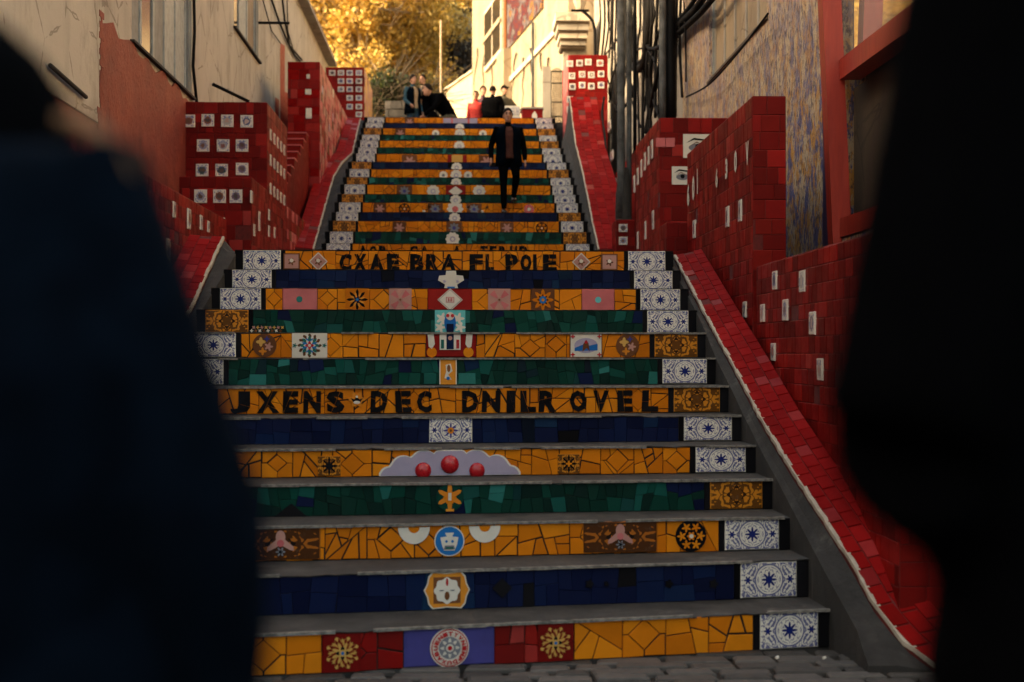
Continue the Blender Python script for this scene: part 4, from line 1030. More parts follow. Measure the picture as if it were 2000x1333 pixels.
# side stair: red steps with pale noses
SS = thing('side_stair', 'small red side stair climbing between the left blocks', 'staircase', (-2.9, 21.2, 3.5))
z0 = at(580, 405, 21.2).z; z1 = at(580, 266, 25.6).z
for i in range(10):
    ya = 21.2 + 4.4 * i / 10; zt = z0 + (z1 - z0) * (i + 1) / 10
    b = MB(); b.box(-3.38, -2.67, ya, ya + .439, 2.9, zt - .02); st = b.build('step', 'deep_red_glaze', SS)
    b = MB(); b.box(-3.376, -2.665, ya - .02, ya + .41, zt - .02, zt); b.build('nose', 'pink_glaze', st)

# ================================================================== left house
def wall_openings(root, name, mat, X0, X1, y0, y1, z0, z1, ops):
    """slab between X0 and X1 with rectangular openings (ya, yb, za, zb), one mesh"""
    b = MB(); ys = sorted({y0, y1} | {o[0] for o in ops} | {o[1] for o in ops}); zs = sorted({z0, z1} | {o[2] for o in ops} | {o[3] for o in ops})
    ys = [q for q in ys if y0 <= q <= y1]; zs = [q for q in zs if z0 <= q <= z1]
    def hole(a, c): return any(o[0] < a < o[1] and o[2] < c < o[3] for o in ops)
    ny, nz = len(ys) - 1, len(zs) - 1
    for i in range(ny):
        for j in range(nz):
            if hole((ys[i] + ys[i + 1]) / 2, (zs[j] + zs[j + 1]) / 2): continue
            solid = lambda a, c: 0 <= a < ny and 0 <= c < nz and not hole((ys[a] + ys[a + 1]) / 2, (zs[c] + zs[c + 1]) / 2)
            v = [(x, y, z) for x in (X0, X1) for z in (zs[j], zs[j + 1]) for y in (ys[i], ys[i + 1])]
            fs = [(0, 1, 3, 2), (4, 6, 7, 5)]
            if not solid(i - 1, j): fs.append((0, 2, 6, 4))
            if not solid(i + 1, j): fs.append((1, 5, 7, 3))
            if not solid(i, j - 1): fs.append((0, 4, 5, 1))
            if not solid(i, j + 1): fs.append((2, 3, 7, 6))
            b.add(v, fs)
    o = b.build(name, mat, root); fix_normals(o); return o
XLW = -3.58
YEND = 39.0; YC = 13.85
ROOF = on_x(610, 62, XLW).z
LH = thing('house', 'cream rendered house along the left side, shuttered window and red dado', 'house', (XLW - 2, 13, 0))
w1 = (on_x(257, 100, XLW).y, on_x(374, 100, XLW).y, on_x(374, 190, XLW).z, 8.6); w2 = (on_x(457, 50, XLW).y, on_x(505, 50, XLW).y, on_x(503, 118, XLW).z, 9.2)
wall_openings(LH, 'wall', 'cream_wall', XLW - .35, XLW, YC + .02, YEND, -.3, ROOF, [w1, w2])
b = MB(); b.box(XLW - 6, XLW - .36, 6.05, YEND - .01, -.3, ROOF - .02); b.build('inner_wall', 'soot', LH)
b = MB(); b.box(XLW - .35, XLW + .19, 6.0, YC, 3.9, ROOF); b.build('front_wall', 'cream_wall', LH)
b = MB(); b.box(XLW - 6.2, XLW + .22, 5.9, YEND + .1, ROOF, ROOF + .1); b.build('roof_slab', 'grey_stucco', LH)
zd = on_x(365, 192, XLW).z; yd = on_x(372, 190, XLW).y
b = MB(); secs = []
for i in range(26):
    yy = YC + (yd + .3 - YC) * i / 25
    zt = zd + (.05 * math.sin(i * 1.7) + rnd.uniform(-.03, .03)) - max(0, (i - 22)) * .10
    secs.append([(XLW + .002, yy, -.2), (XLW + .022, yy, -.2), (XLW + .022, yy, zt), (XLW + .002, yy, zt)])
b.loft(secs); o = b.build('dado', 'terracotta_paint', LH); fix_normals(o)
b = MB(); b.box(XLW - .3, XLW + .17, 6.0, YC - .01, -.3, 3.9); b.build('lower_wall', 'terracotta_paint', LH)
p0 = on_x(98, 128, XLW + .22); p1 = on_x(168, 190, XLW + .22)
b = MB(); b.tube([p0, p1], .02, 8); b.build('ledge_pipe', 'soot', LH)
b = MB()
for i in range(22):
    z = 3.86 + i * .052; b.obox((XLW + .192, YC - .01, z), Vector((0, 1, 0)), Z, NR, rnd.uniform(.01, .09) + (.08 if i < 4 else 0), .03, .004)
b.build('flaked_edge', 'terracotta_paint', LH)
# red paint patch climbing the cream wall farther up
b = MB()
for x0, x1, yt, yb in ((547, 556, 84, 262), (537, 545, 190, 300), (556, 576, 180, 262)):
    p0 = on_x(x0, yt, XLW); p1 = on_x(x1, yt + 6, XLW); q0 = on_x(x0, yb, XLW); q1 = on_x(x1, yb, XLW)
    b.add([(XLW + .004, p0.y, q0.z), (XLW + .004, p1.y, q0.z), (XLW + .004, p1.y, p1.z), (XLW + .004, p0.y, p0.z)], [(0, 1, 2, 3)])
b.build('paint_patch', 'red_glaze', LH)
def window(root, y0, y1, z0, z1, X, leaves, sgn, frame='grey_blue_paint', sill=True):
    f = MB(); t_ = .06
    x0, x1 = (X - .14, X - .04) if sgn > 0 else (X + .04, X + .14)
    f.box(x0, x1, y0, y0 + t_, z0, z1); f.box(x0, x1, y1 - t_, y1, z0, z1); f.box(x0, x1, y0 + t_, y1 - t_, z0, z0 + t_); f.box(x0, x1, y0 + t_, y1 - t_, z1 - t_, z1)
    fo = f.build('window', frame, root)
    n = len(leaves); wd = (y1 - y0 - 2 * t_) / n
    for i, m in enumerate(leaves):
        ya = y0 + t_ + wd * i; q = MB()
        xm = (x0 + x1) / 2
        q.box(xm - .012, xm + .012, ya + .04, ya + wd - .04, z0 + t_, z1 - t_); q.build('pane', m, fo)
        q = MB(); q.box(xm - .03, xm + .03, ya, ya + .04, z0 + t_, z1 - t_); q.box(xm - .03, xm + .03, ya + wd - .04, ya + wd, z0 + t_, z1 - t_); q.box(xm - .028, xm + .028, ya + .04, ya + wd - .04, z0 + t_ + 1.2, z0 + t_ + 1.25)
        q.build('stile', 'pale_blue_paint' if m != 'tan_boards' else 'grey_stucco', fo)
    if sill:
        q = MB(); sx = (X - .1, X + .05) if sgn > 0 else (X - .025, X + .1)
        q.box(sx[0], sx[1], y0 - .08, y1 + .08, z0 - .03, z0); q.build('sill', 'soot' if sgn > 0 else 'brown_panel', fo)
window(LH, *w1, XLW, ['grey_blue_paint', 'window_dark', 'grey_blue_paint', 'pale_blue_paint', 'pale_blue_paint'], 1)
window(LH, *w2, XLW, ['window_dark', 'pale_blue_paint', 'sunny_wall'], 1)

# ================================================================== right houses
XRW = 3.34
RH = thing('house', 'old house on the right, wall rubbed with blue and ochre paint', 'house', (XRW + 2, 16, 0))
w3 = (15.3, 18.9, 5.32, 8.4)
wall_openings(RH, 'painted_wall', 'mural', XRW, XRW + .4, 12.62, 21.2, -.3, 12.0, [w3])
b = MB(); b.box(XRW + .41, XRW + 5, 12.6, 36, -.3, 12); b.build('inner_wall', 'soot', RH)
window(RH, *w3, XRW, ['tan_boards'] * 5, -1, 'grey_blue_paint')
wall_openings(RH, 'pale_wall', 'grey_stucco', XRW + .03, XRW + .4, 21.21, 36, -.3, 12.0, [])
b = MB(); b.box(XRW - .012, XRW, 12.62, 12.86, 2.3, 9); b.build('blue_edge', 'dark_blue_paint', RH)
# red framed front with a big pane, nearest on the right
RF = thing('shopfront', 'red framed window front on the right, reflecting golden trees', 'shopfront', (XRW + .5, 9, 0))
b = MB(); b.box(XRW + .30, XRW + 4, 6.0, 12.55, -.3, 10); b.build('back_wall', 'brown_panel', RF)
def post(px0, py0, px1, py1, y, hw, name='post'):
    p0 = at(px0, py0, y); p1 = at(px1, py1, y); d = (p0 - p1).normalized()
    p0 = p0 + d * 3.0; p1 = p1 - d * 0.6; b = MB(); secs = []
    for p in (p1, p0): secs.append([(p.x - hw, y - .05, p.z), (p.x + hw, y - .05, p.z), (p.x + hw, y + .12, p.z), (p.x - hw, y + .12, p.z)])
    b.loft(secs); o = b.build(name, 'red_paint', RF); fix_normals(o); return p1
post(1622, 0, 1641, 440, 12.3, .082)
zb = on_x(1655, 132, XRW + .05).z; zl = on_x(1660, 440, XRW + .05).z
for nm, z, hh in (('sill_beam', zb, .11), ('lower_beam', zl, .10)):
    b = MB(); b.box(XRW - .02, XRW + .16, 6.0, 12.24, z - hh, z + hh * .6); b.build(nm, 'red_paint', RF)
b = MB(); b.box(XRW + .10, XRW + .12, 6.0, 12.59, zb + .067, 8.2); b.build('pane', 'mirror_glass', RF)
b = MB(); b.box(XRW + .20, XRW + .24, 6.0, 12.59, zl + .07, zb - .12); b.build('panel', 'brown_panel', RF)
b = MB(); b.box(XRW - .02, XRW + .16, 6.0, 12.24, 8.2, 8.45); b.build('head_beam', 'red_paint', RF)
b = MB(); b.box(XRW - .02, XRW + .16, 6.0, 6.2, zl + .07, 8.2); b.build('mullion', 'red_paint', RF)
b = MB(); b.box(XRW, XRW + .29, 6.0, 12.24, -.3, zl - .11); b.build('base_wall', 'mural', RF)
# houses across the street behind the viewer, and an added sun blocker beside
def plain_house(label, x0, x1, y0, y1, hh, m, face):
    OB = thing('house', label, 'house', ((x0 + x1) / 2, (y0 + y1) / 2, .4))
    b = MB(); b.box(x0, x1, y0, y1, .2, hh); b.build('wall', m, OB)
    b = MB(); b.box(x0 - .2, x1 + .2, y0 - .2, y1 + .2, hh, hh + .15); b.build('roof', 'grey_stucco', OB)
    L = (x1 - x0) if face == 'y' else (y1 - y0)
    for j in range(4):
        a_ = .8 + j * (L - 1.0) / 4
        for z in (1.5, 4.4):
            b = MB()
            if face == 'y': b.box(x0 + a_, x0 + a_ + 1.1, y1, y1 + .03, z, z + 1.8)
            else: b.box(x1, x1 + .03, y0 + a_, y0 + a_ + 1.1, z, z + 1.8)
            wn = b.build('window', 'window_dark', OB); b = MB()
            if face == 'y': b.box(x0 + a_ - .1, x0 + a_ + 1.2, y1 + .001, y1 + .1, z - .12, z - .003)
            else: b.box(x1 + .001, x1 + .1, y0 + a_ - .1, y0 + a_ + 1.2, z - .12, z - .003)
            b.build('sill', 'grey_stucco', wn)
plain_house('cream house front across the street, behind the viewer on the left', -14, -2.5, -22, -16, 7.0, 'cream_wall', 'y')
plain_house('grey house front across the street, behind the viewer on the right', -2.4, 9.5, -22, -16, 6.4, 'grey_stucco', 'y')
plain_house('added unseen cream house left of the viewer, keeping sun off the near people', -16, -7.5, -8, 5.0, 9.0, 'cream_wall', 'x')  # added out of view to block the low sun from the near figures

# ================================================================== the sunny end of the view
KA = Vector((0.40, 52.0, 0)); KB = Vector((2.72, 36.0, 0))
ku = (KB - KA).normalized(); kn = Vector((-ku.y, ku.x, 0)); kn = -kn if kn.x > 0 else kn
SH = thing('house', 'sunlit cream house closing the top of the steps, bright picture panel', 'house', (3, 44, TOPZ))
b = MB(); q = [KA, KB, KB + Vector((9, 1.3, 0)), KA + Vector((11, 1.3, 0))]
b.loft([[(p.x, p.y, z) for p in q] for z in (TOPZ - .2, 18.0)]); o = b.build('wall', 'sunny_wall', SH); fix_normals(o)
def kq(px, py): return on_plane(px, py, KA, kn)
def kbox(name, mat, px0, px1, zt, zb_, d0, d1, parent=SH):
    p0 = kq(px0, 300); p1 = kq(px1, 300); b = MB(); c = (p0 + p1) / 2; c.z = (zt + zb_) / 2
    b.obox(c + kn * ((d0 + d1) / 2), ku, Z, kn, (p1 - p0).length / 2, (zt - zb_) / 2, (d1 - d0) / 2); o = b.build(name, mat, parent); fix_normals(o); return o
kbox('picture_panel', 'mosaic_panel', 994, 1062, 15.6, 11.15, .0, .06)
kbox('panel_frame', 'brown_glaze', 990, 994, 15.8, 11.1, .0, .10)
kw = kbox('window', 'far_wall', 951, 985, 13.3, 11.25, .0, .10)
kbox('pane', 'window_dark', 953, 966, 13.15, 11.4, .101, .13, kw); kbox('pane', 'window_dark', 969, 983, 13.15, 11.4, .101, .13, kw)
kbox('transom', 'sunny_wall', 951, 985, 12.35, 12.2, .135, .17, kw)
kbox('buttress', 'sunny_wall', 985, 999, 11.1, TOPZ, .0, .25); kbox('plinth', 'far_wall', 930, 1100, TOPZ + .7, TOPZ, .0, .05)
kbox('drain_pipe', 'conduit_grey', 1046, 1047.2, 11.0, TOPZ + .7, .05, .12)
kbox('string_course', 'far_wall', 927, 1108, 10.2, 10.05, .0, .07)
for i, px in enumerate((935, 948, 962, 978, 1010, 1026, 1040, 1058, 1075)):
    b = MB(); p0 = kq(px, 150); pts = []
    for j in range(8): pts.append(kq(px + 1.6 * math.sin(j * (1.1 + .17 * i) + i * 2) + (i % 4 - 1.5) * j * .8, 95 + 9 * (i % 3) + j * 14) + kn * .05)
    b.tube(pts, [.03 - .003 * j for j in range(8)], 5); b.build('creeper_stem', 'soot', SH)
# ramp wall left of it and the far pale house with dark creeper
RW = thing('ramp_wall', 'brightly lit cream parapet wall sloping up to the sunlit house', 'wall', (-.4, 49, TOPZ))
p = [at(868, 180, 54.5), at(926, 140, 51.9)]
b = MB(); secs = []
for q, z in ((p[0], p[0].z), (p[1], p[1].z)): secs.append([(q.x, q.y, TOPZ - .1), (q.x, q.y, z), (q.x + .35, q.y + .15, z), (q.x + .35, q.y + .15, TOPZ - .1)])
b.loft(secs); o = b.build('parapet', 'lit_plaster', RW); fix_normals(o)
b = MB(); secs = []
for q in p: secs.append([(q.x - .08, q.y - .03, q.z), (q.x - .08, q.y - .03, q.z + .08), (q.x + .4, q.y + .2, q.z + .08), (q.x + .4, q.y + .2, q.z)])
b.loft(secs); o = b.build('coping', 'far_wall', RW); fix_normals(o)
FH = thing('house', 'pale far house half hidden by bare creeper left of the sunlit house', 'house', (0, 64, TOPZ))
p0 = at(843, 0, 63); p1 = at(935, 0, 63)
b = MB(); b.box(p0.x, p1.x + 3, 63, 70, TOPZ, at(900, 25, 63).z); b.build('wall', 'far_wall', FH)
b = MB(); b.box(p0.x - .2, p1.x + 3.2, 62.8, 70.2, at(900, 25, 63).z, at(900, 18, 63).z); b.build('roof', 'soot', FH)
for x0, x1, y0, y1 in ((858, 872, 60, 100), (885, 898, 60, 100)):
    a0 = at(x0, y1, 63); a1 = at(x1, y0, 63); b = MB(); b.box(a0.x, a1.x, 62.95, 63, a0.z, a1.z); b.build('window', 'window_dark', FH)
# garden wall with rubble behind the people, red box, blue panel
GW = thing('garden_wall', 'grey rubble garden wall behind the two standing people', 'wall', (-3, 41, TOPZ))
a0 = at(752, 197, 41); a1 = at(872, 232, 41)
b = MB(); b.box(a0.x, a1.x, 41.08, 41.4, TOPZ - .1, a0.z); b.build('core', 'grey_stucco', GW)
tile_face(GW, Vector((a0.x, 41.08, TOPZ - .1)), Vector((1, 0, 0)), NF, a1.x - a0.x, a0.z - TOPZ + .1, .38, .22, [('cobble', 1), ('concrete', 1)], 30, 'stone', thick=.05)
RB = thing('planter_box', 'low red tiled box at the right end of the top step', 'planter', (2, 33.5, TOPZ))
a0 = at(1020, 213, 33.5); a1 = at(1060, 233, 33.5)
b = MB(); b.box(a0.x, a1.x, 33.5, 34.0, TOPZ - .05, a0.z); b.build('box', 'red_glaze', RB)
b = MB(); b.box(a0.x - .02, a1.x + .02, 33.47, 34.03, a0.z, a0.z + .04); b.build('rim', 'grey_stucco', RB)
c = at(1044, 226, 33.5); b = MB(); b.add([(c.x - .06, 33.485, c.z - .08), (c.x + .06, 33.485, c.z - .08), (c.x + .06, 33.485, c.z + .02), (c.x, 33.485, c.z + .1), (c.x - .06, 33.485, c.z + .02)], [(0, 1, 2, 3, 4)]); b.build('white_mark', 'white_glaze', RB)
BP = thing('tile_board', 'board of blue and white tiles leaning beside the red box', 'board', (1.5, 34.3, TOPZ))
a0 = at(986, 207, 34.3); a1 = at(1016, 234, 34.3)
b = MB(); b.box(a0.x, a1.x, 34.3, 34.36, TOPZ - .02, a0.z); b.build('board', 'white_glaze', BP)
for i in range(3):
    for j in range(2):
        cx = a0.x + (a1.x - a0.x) * (i + .5) / 3; cz = a0.z - .13 - .24 * j
        tile_obj('blue_tile', 'blue_azulejo', Vector((cx, 34.3, cz)), Vector((1, 0, 0)), Z.copy(), NF, .10, .18, .012, BP)
# portal and iron gate
PT = thing('portal', 'stepped stone portal head above the iron gate on the right', 'portal', (2.9, 34.5, TOPZ))
for i, (x0, x1, y0, y1) in enumerate(((1084, 1150, 30, 46), (1088, 1148, 48, 62), (1092, 1146, 64, 76), (1095, 1144, 78, 88))):
    a0 = at(x0, y1, 34.5); a1 = at(x1, y0, 34.5); b = MB(); b.box(a0.x, a1.x, 34.2 + .1 * i, 35.4, a0.z, a1.z); b.build('moulding', 'far_wall' if i % 2 == 0 else 'grey_stucco', PT)
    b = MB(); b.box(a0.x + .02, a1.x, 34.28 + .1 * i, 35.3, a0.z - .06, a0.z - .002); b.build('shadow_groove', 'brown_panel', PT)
a0 = at(1060, 232, 34.8); a1 = at(1076, 130, 34.8); b = MB(); b.box(a0.x, a1.x, 34.8, 35.4, TOPZ - .05, a1.z); b.build('jamb', 'grey_stucco', PT)
a0 = at(1100, 232, 34.9); a1 = at(1146, 90, 34.9); b = MB(); b.box(a0.x, a1.x, 34.9, 35.4, TOPZ - .05, a1.z); b.build('wall_panel', 'grey_stucco', PT)
IG = thing('iron_gate', 'black wrought iron gate standing ajar beside the red pier', 'gate', (2.3, 34.4, TOPZ))
for i in range(7):
    x = 1077 + i * 3.6; p0 = at(x, 250, 34.4); p1 = at(x, 138 - 5 * math.sin(i / 6 * math.pi), 34.4)
    b = MB(); b.tube([(p0.x, 34.4, TOPZ - .02), (p1.x, 34.4, p1.z)], .014, 6); b.build('bar', 'black_metal', IG)
for y in (140, 163, 200, 228):
    p0 = at(1076, y, 34.4); p1 = at(1100, y, 34.4); b = MB(); b.tube([p0, p1], .016, 6); b.build('rail', 'black_metal', IG)

# ================================================================== conduits, cables, lamp
def cyl_thing(name, label, cat, pts, r, mat, group=None, n=8, smooth=True):
    b = MB(); b.tube(pts, r, n); o = b.build(name, mat, None, smooth); return tag(o, label, cat, group)
def vpole(px, pyb, Y, r, name, label, cat, mat, pyt=-120, group=None):
    a = at(px, pyb, Y); t_ = at(px, pyt, Y); pts = [(a.x, Y, a.z + (t_.z - a.z) * i / 6 ) for i in range(7)]
    return cyl_thing(name, label, cat, pts, r, mat, group)
vpole(1213, 425, 22.35, .062, 'conduit', 'thick grey conduit rising from the concrete sleeve by the little newel', 'conduit', 'conduit_grey')
vpole(1229, 425, 22.5, .04, 'conduit', 'thinner grey conduit just right of the thick one', 'conduit', 'conduit_grey')
vpole(1240, 300, 22.6, .03, 'conduit', 'narrow dark pipe right of the two grey conduits', 'conduit', 'black_metal')
vpole(1294, 232, 20.6, .05, 'conduit', 'grey pipe on the wall behind the eye printed pier', 'conduit', 'conduit_grey')
vpole(1309, 232, 20.7, .085, 'conduit', 'broad black pipe on the wall behind the eye printed pier', 'conduit', 'black_metal')
b = MB(); a = at(1219, 425, 22.35); secs = []
for z, r in ((a.z - .9, .13), (a.z - .1, .13), (a.z + .35, .125), (a.z + .6, .095), (a.z + .78, .08)):
    secs.append([(a.x + r * math.cos(q), 22.42 + r * math.sin(q), z) for q in np.linspace(0, 2 * math.pi, 15)[:14]])
b.loft(secs); tag(b.build('concrete_sleeve', 'concrete_dark', smooth=True), 'grey concrete sleeve round the foot of the conduits', 'sleeve')
def cable(pts, r, label, group='cables on the right wall', X0=3.22, sag=0.0):
    P = [on_x(px, py, X0 - .03 * (i % 2)) if len(q_) == 2 else at(px, py, q_[2]) for i, q_ in enumerate(pts) for px, py in [q_[:2]]]
    # smooth through the points
    out = []
    for i in range(len(P) - 1):
        p0 = P[max(i - 1, 0)]; p1 = P[i]; p2 = P[i + 1]; p3 = P[min(i + 2, len(P) - 1)]
        for j in range(5):
            t_ = j / 5
            out.append(0.5 * ((2 * p1) + (p2 - p0) * t_ + (2 * p0 - 5 * p1 + 4 * p2 - p3) * t_ * t_ + (3 * p1 - p0 - 3 * p2 + p3) * t_ ** 3))
    out.append(P[-1])
    return cyl_thing('cable', label, 'cable', out, r, 'cable_rubber', group, 6)
cable([(1222, -60), (1226, 60), (1230, 115), (1246, 136), (1262, 112), (1268, 40), (1272, -60)], .075, 'thick black cable hanging in a U loop right of the grey conduits')
cable([(1228, -60), (1234, 70), (1240, 112), (1250, 122), (1260, 90), (1266, -60)], .04, 'inner black cable of the hanging U loop')
cable([(1420, -40), (1375, 18), (1340, 52), (1312, 80), (1296, 108), (1282, 160), (1268, 225), (1262, 262)], .045, 'black cable bundle running diagonally down from the boarded window')
cable([(1400, -50), (1362, 14), (1330, 46), (1306, 76), (1300, 110), (1299, 175), (1302, 235)], .055, 'upper black bundle crossing to the broad black pipe')
cable([(1385, -50), (1350, 10), (1318, 50), (1296, 84), (1276, 96), (1262, 78), (1258, -30)], .035, 'black cable swinging from the pipes up to the loop')
SLIM = ['slim cable hanging just right of the wall lamp arm', 'slim cable second from the wall lamp, above the studded red pier', 'slim cable third from the wall lamp, right of the studded pier', 'slim cable fourth from the wall lamp, beside the ramp top',
        'slim cable hanging directly left of the thick grey conduit', 'slim long cable just right of the conduits, left of the loop foot', 'stout long cable hanging below the U loop', 'longest slim cable dropping below the U loop',
        'stout cable hanging between the loop and the grey wall pipe', 'slim cable left of the grey wall pipe', 'slim cable touching the grey wall pipe', 'slim cable right of the broad black pipe', 'slim cable second right of the broad black pipe', 'finest cable nearest the blue and ochre wall']
for i, (px, pyb, r) in enumerate(((1169, 130, .02), (1177, 112, .025), (1190, 105, .02), (1196, 180, .025), (1204, 220, .02), (1248, 300, .02), (1256, 330, .03), (1264, 345, .02), (1272, 285, .03), (1281, 230, .025), (1288, 228, .02), (1319, 228, .02), (1331, 190, .02), (1337, 160, .012))):
    cable([(px + rnd.uniform(-4, 4), -40), (px + rnd.uniform(-5, 5), 40), (px + rnd.uniform(-3, 3), 110), (px + rnd.uniform(-3, 3), pyb)], r, SLIM[i], 'straight hanging cables')
for i, pts in enumerate((((1175, 150), (1182, 110), (1200, 86), (1214, 60)), ((1190, 200), (1196, 150), (1216, 100), (1240, 30)), ((1236, 130), (1244, 100), (1262, 96), (1280, 120)))):
    cable(pts, .02, ['short dark cable curling left of the grey conduits', 'dark cable crossing behind the thick grey conduit', 'dark cable bowed between loop and pipes'][i])
RC = random.Random(21)
TNG = ['thin tangled cable %s' % q for q in ('left of the grey conduit, first', 'behind the grey conduits near the top', 'crossing the U loop from the left', 'knotted beside the U loop', 'right of the U loop, swinging low', 'between loop and broad black pipe', 'curling over the broad black pipe', 'dangling below the diagonal bundle', 'left of the diagonal bundle, nearly straight', 'lowest, ending above the eye printed pier')]
for i, lb in enumerate(TNG):
    px = 1186 + i * 14; pts = [(px + RC.uniform(-8, 8), -50)]
    for py in (30, 80, 130, 180, 230 + RC.uniform(-30, 60)): pts.append((px + RC.uniform(-13, 13), py))
    cable(pts, RC.uniform(.012, .03), lb)
cable([(1180, 190, 29.0), (1176, 225, 28.6), (1181, 262, 27.6), (1184, 300, 26.6), (1190, 345, 25.6)], .022, 'dark knotted cable bundle lying down the red ramp')
cable([(1340, 190), (1385, 165), (1440, 105), (1500, 27)], .012, 'thin black wire slanting along under the boarded window', 'thin wires')
# wires on the left house
for i, pts in enumerate((((520, -30), (545, 42), (560, 78), (575, 108), (586, 120)), ((548, -30), (556, 40), (566, 90), (590, 118)), ((505, -30), (530, 60), (548, 85)), ((378, -30), (380, 60), (377, 130), (384, 200)), ((560, -30), (562, 60), (572, 95)))):
    P = [on_x(px, py, -3.54) for px, py in pts]
    cyl_thing('wire', ['dark wire sweeping down the left house to the rosy pier', 'second dark wire beside the first above the rosy pier', 'thin wire crossing the small left window', 'dark cord hanging beside the shuttered window', 'short dark wire above the narrow red paint strip'][i], 'wire', P, .022 if i in (0, 1, 3) else .012, 'cable_rubber', 'wires on the left house', 5)
p0 = on_x(505, 45, -3.57); cyl_thing('bracket', 'short iron bracket under the small left window', 'bracket', [p0, p0 + Vector((.55, 0, 0))], .025, 'black_metal')
p0 = on_x(415, 178, -3.57); cyl_thing('bracket', 'short dark iron stub above the tall left block', 'bracket', [p0 + Vector((0, 0, .1)), p0 + Vector((.5, .2, -.12))], .025, 'black_metal')
# wall lamp at the top of the frame
LM = thing('wall_lamp', 'old wrought iron wall lamp on the right near the portal', 'lamp', tuple(at(1160, 60, 32)))
P = [at(px, py, 32) for px, py in ((1163, 140), (1162, 60), (1158, 42), (1148, 30), (1138, 22), (1128, 18))]
b = MB(); b.tube(P, .035, 6); b.build('arm', 'black_metal', LM)
c = at(1133, 2, 32); b = MB(); secs = []
for dz, r in ((-.2, .08), (.0, .16), (.22, .14), (.3, .04)): secs.append([(c.x + r * math.cos(q), 32 + r * math.sin(q), c.z + dz) for q in np.linspace(0, 2 * math.pi, 9)[:8]])
b.loft(secs); b.build('glass_shade', 'far_wall', LM)
b = MB(); b.tube([c + Vector((-.2, 0, -.22)), c + Vector((.2, 0, -.22))], .03, 6); b.build('bracket', 'black_metal', LM)
plain('beige_pole', (0.36, 0.28, 0.19), .7)
vpole(861, 232, 40.5, .026, 'lamp_pole', 'slim pale pole standing in front of the bare creeper', 'pole', 'beige_pole', 40)

# ================================================================== trees and the hill
def leafmat(name, stops, trans=0.35):
    m = bpy.data.materials.new(name); m.use_nodes = True; nt = m.node_tree; nt.nodes.clear()
    g = nt.nodes.new('ShaderNodeNewGeometry'); r = nt.nodes.new('ShaderNodeValToRGB')
    e = r.color_ramp.elements
    while len(e) < len(stops): e.new(.5)
    for i, (p, c) in enumerate(stops): e[i].position = p; e[i].color = c + (1,)
    nt.links.new(g.outputs['Random Per Island'], r.inputs[0])
    d = nt.nodes.new('ShaderNodeBsdfPrincipled'); d.inputs['Roughness'].default_value = .55; tr = nt.nodes.new('ShaderNodeBsdfTranslucent'); mx = nt.nodes.new('ShaderNodeMixShader'); mx.inputs[0].default_value = trans
    nt.links.new(r.outputs[0], d.inputs['Base Color']); nt.links.new(r.outputs[0], tr.inputs[0])
    o = nt.nodes.new('ShaderNodeOutputMaterial'); nt.links.new(d.outputs[0], mx.inputs[1]); nt.links.new(tr.outputs[0], mx.inputs[2]); nt.links.new(mx.outputs[0], o.inputs[0])
    M[name] = m
leafmat('golden_leaf', [(0, (0.16, 0.10, 0.015)), (.2, (0.46, 0.29, 0.04)), (.6, (0.68, 0.46, 0.09)), (1, (0.84, 0.66, 0.25))])
leafmat('olive_leaf', [(0, (0.035, 0.04, 0.01)), (.5, (0.10, 0.09, 0.018)), (1, (0.26, 0.18, 0.035))])
leafmat('dark_leaf', [(0, (0.010, 0.018, 0.008)), (.6, (0.025, 0.045, 0.016)), (1, (0.07, 0.09, 0.02))])
leafmat('dry_creeper', [(0, (0.02, 0.016, 0.012)), (.7, (0.05, 0.04, 0.03)), (1, (0.14, 0.11, 0.08))])
plain('pale_bark', (0.34, 0.26, 0.16), 0.8, 0.3, 6)
plain('dark_bark', (0.06, 0.045, 0.03), 0.9, 0.3, 6)
NR_ = np.random.default_rng(5)
def leaves(name, centers, radii, per, size, mat, parent=None, kind=None):
    """many small bent leaf quads round the given clump centres"""
    C = np.repeat(np.array(centers, float), per, 0); Rr = np.repeat(np.array(radii, float), per)[:, None]
    n = len(C)
    d = NR_.normal(size=(n, 3)); d /= np.linalg.norm(d, axis=1, keepdims=True)
    p = C + d * Rr * (NR_.random((n, 1)) ** .45)
    a = NR_.normal(size=(n, 3)); a /= np.linalg.norm(a, axis=1, keepdims=True)
    b_ = np.cross(a, NR_.normal(size=(n, 3))); b_ /= np.linalg.norm(b_, axis=1, keepdims=True)
    s = size * NR_.uniform(.55, 1.4, (n, 1))
    V = np.stack([p - a * s, p + b_ * s * .45, p + a * s, p - b_ * s * .45], 1).reshape(-1, 3)
    me = bpy.data.meshes.new(name); me.vertices.add(4 * n); me.vertices.foreach_set('co', V.astype(np.float32).ravel())
    me.loops.add(4 * n); me.loops.foreach_set('vertex_index', np.arange(4 * n, dtype=np.int32))
    me.polygons.add(n); me.polygons.foreach_set('loop_start', np.arange(0, 4 * n, 4, dtype=np.int32))
    me.materials.append(M[mat]); me.update(calc_edges=True)
    o = bpy.data.objects.new(name, me); place(o, parent)
    if kind: o['kind'] = kind
    return o
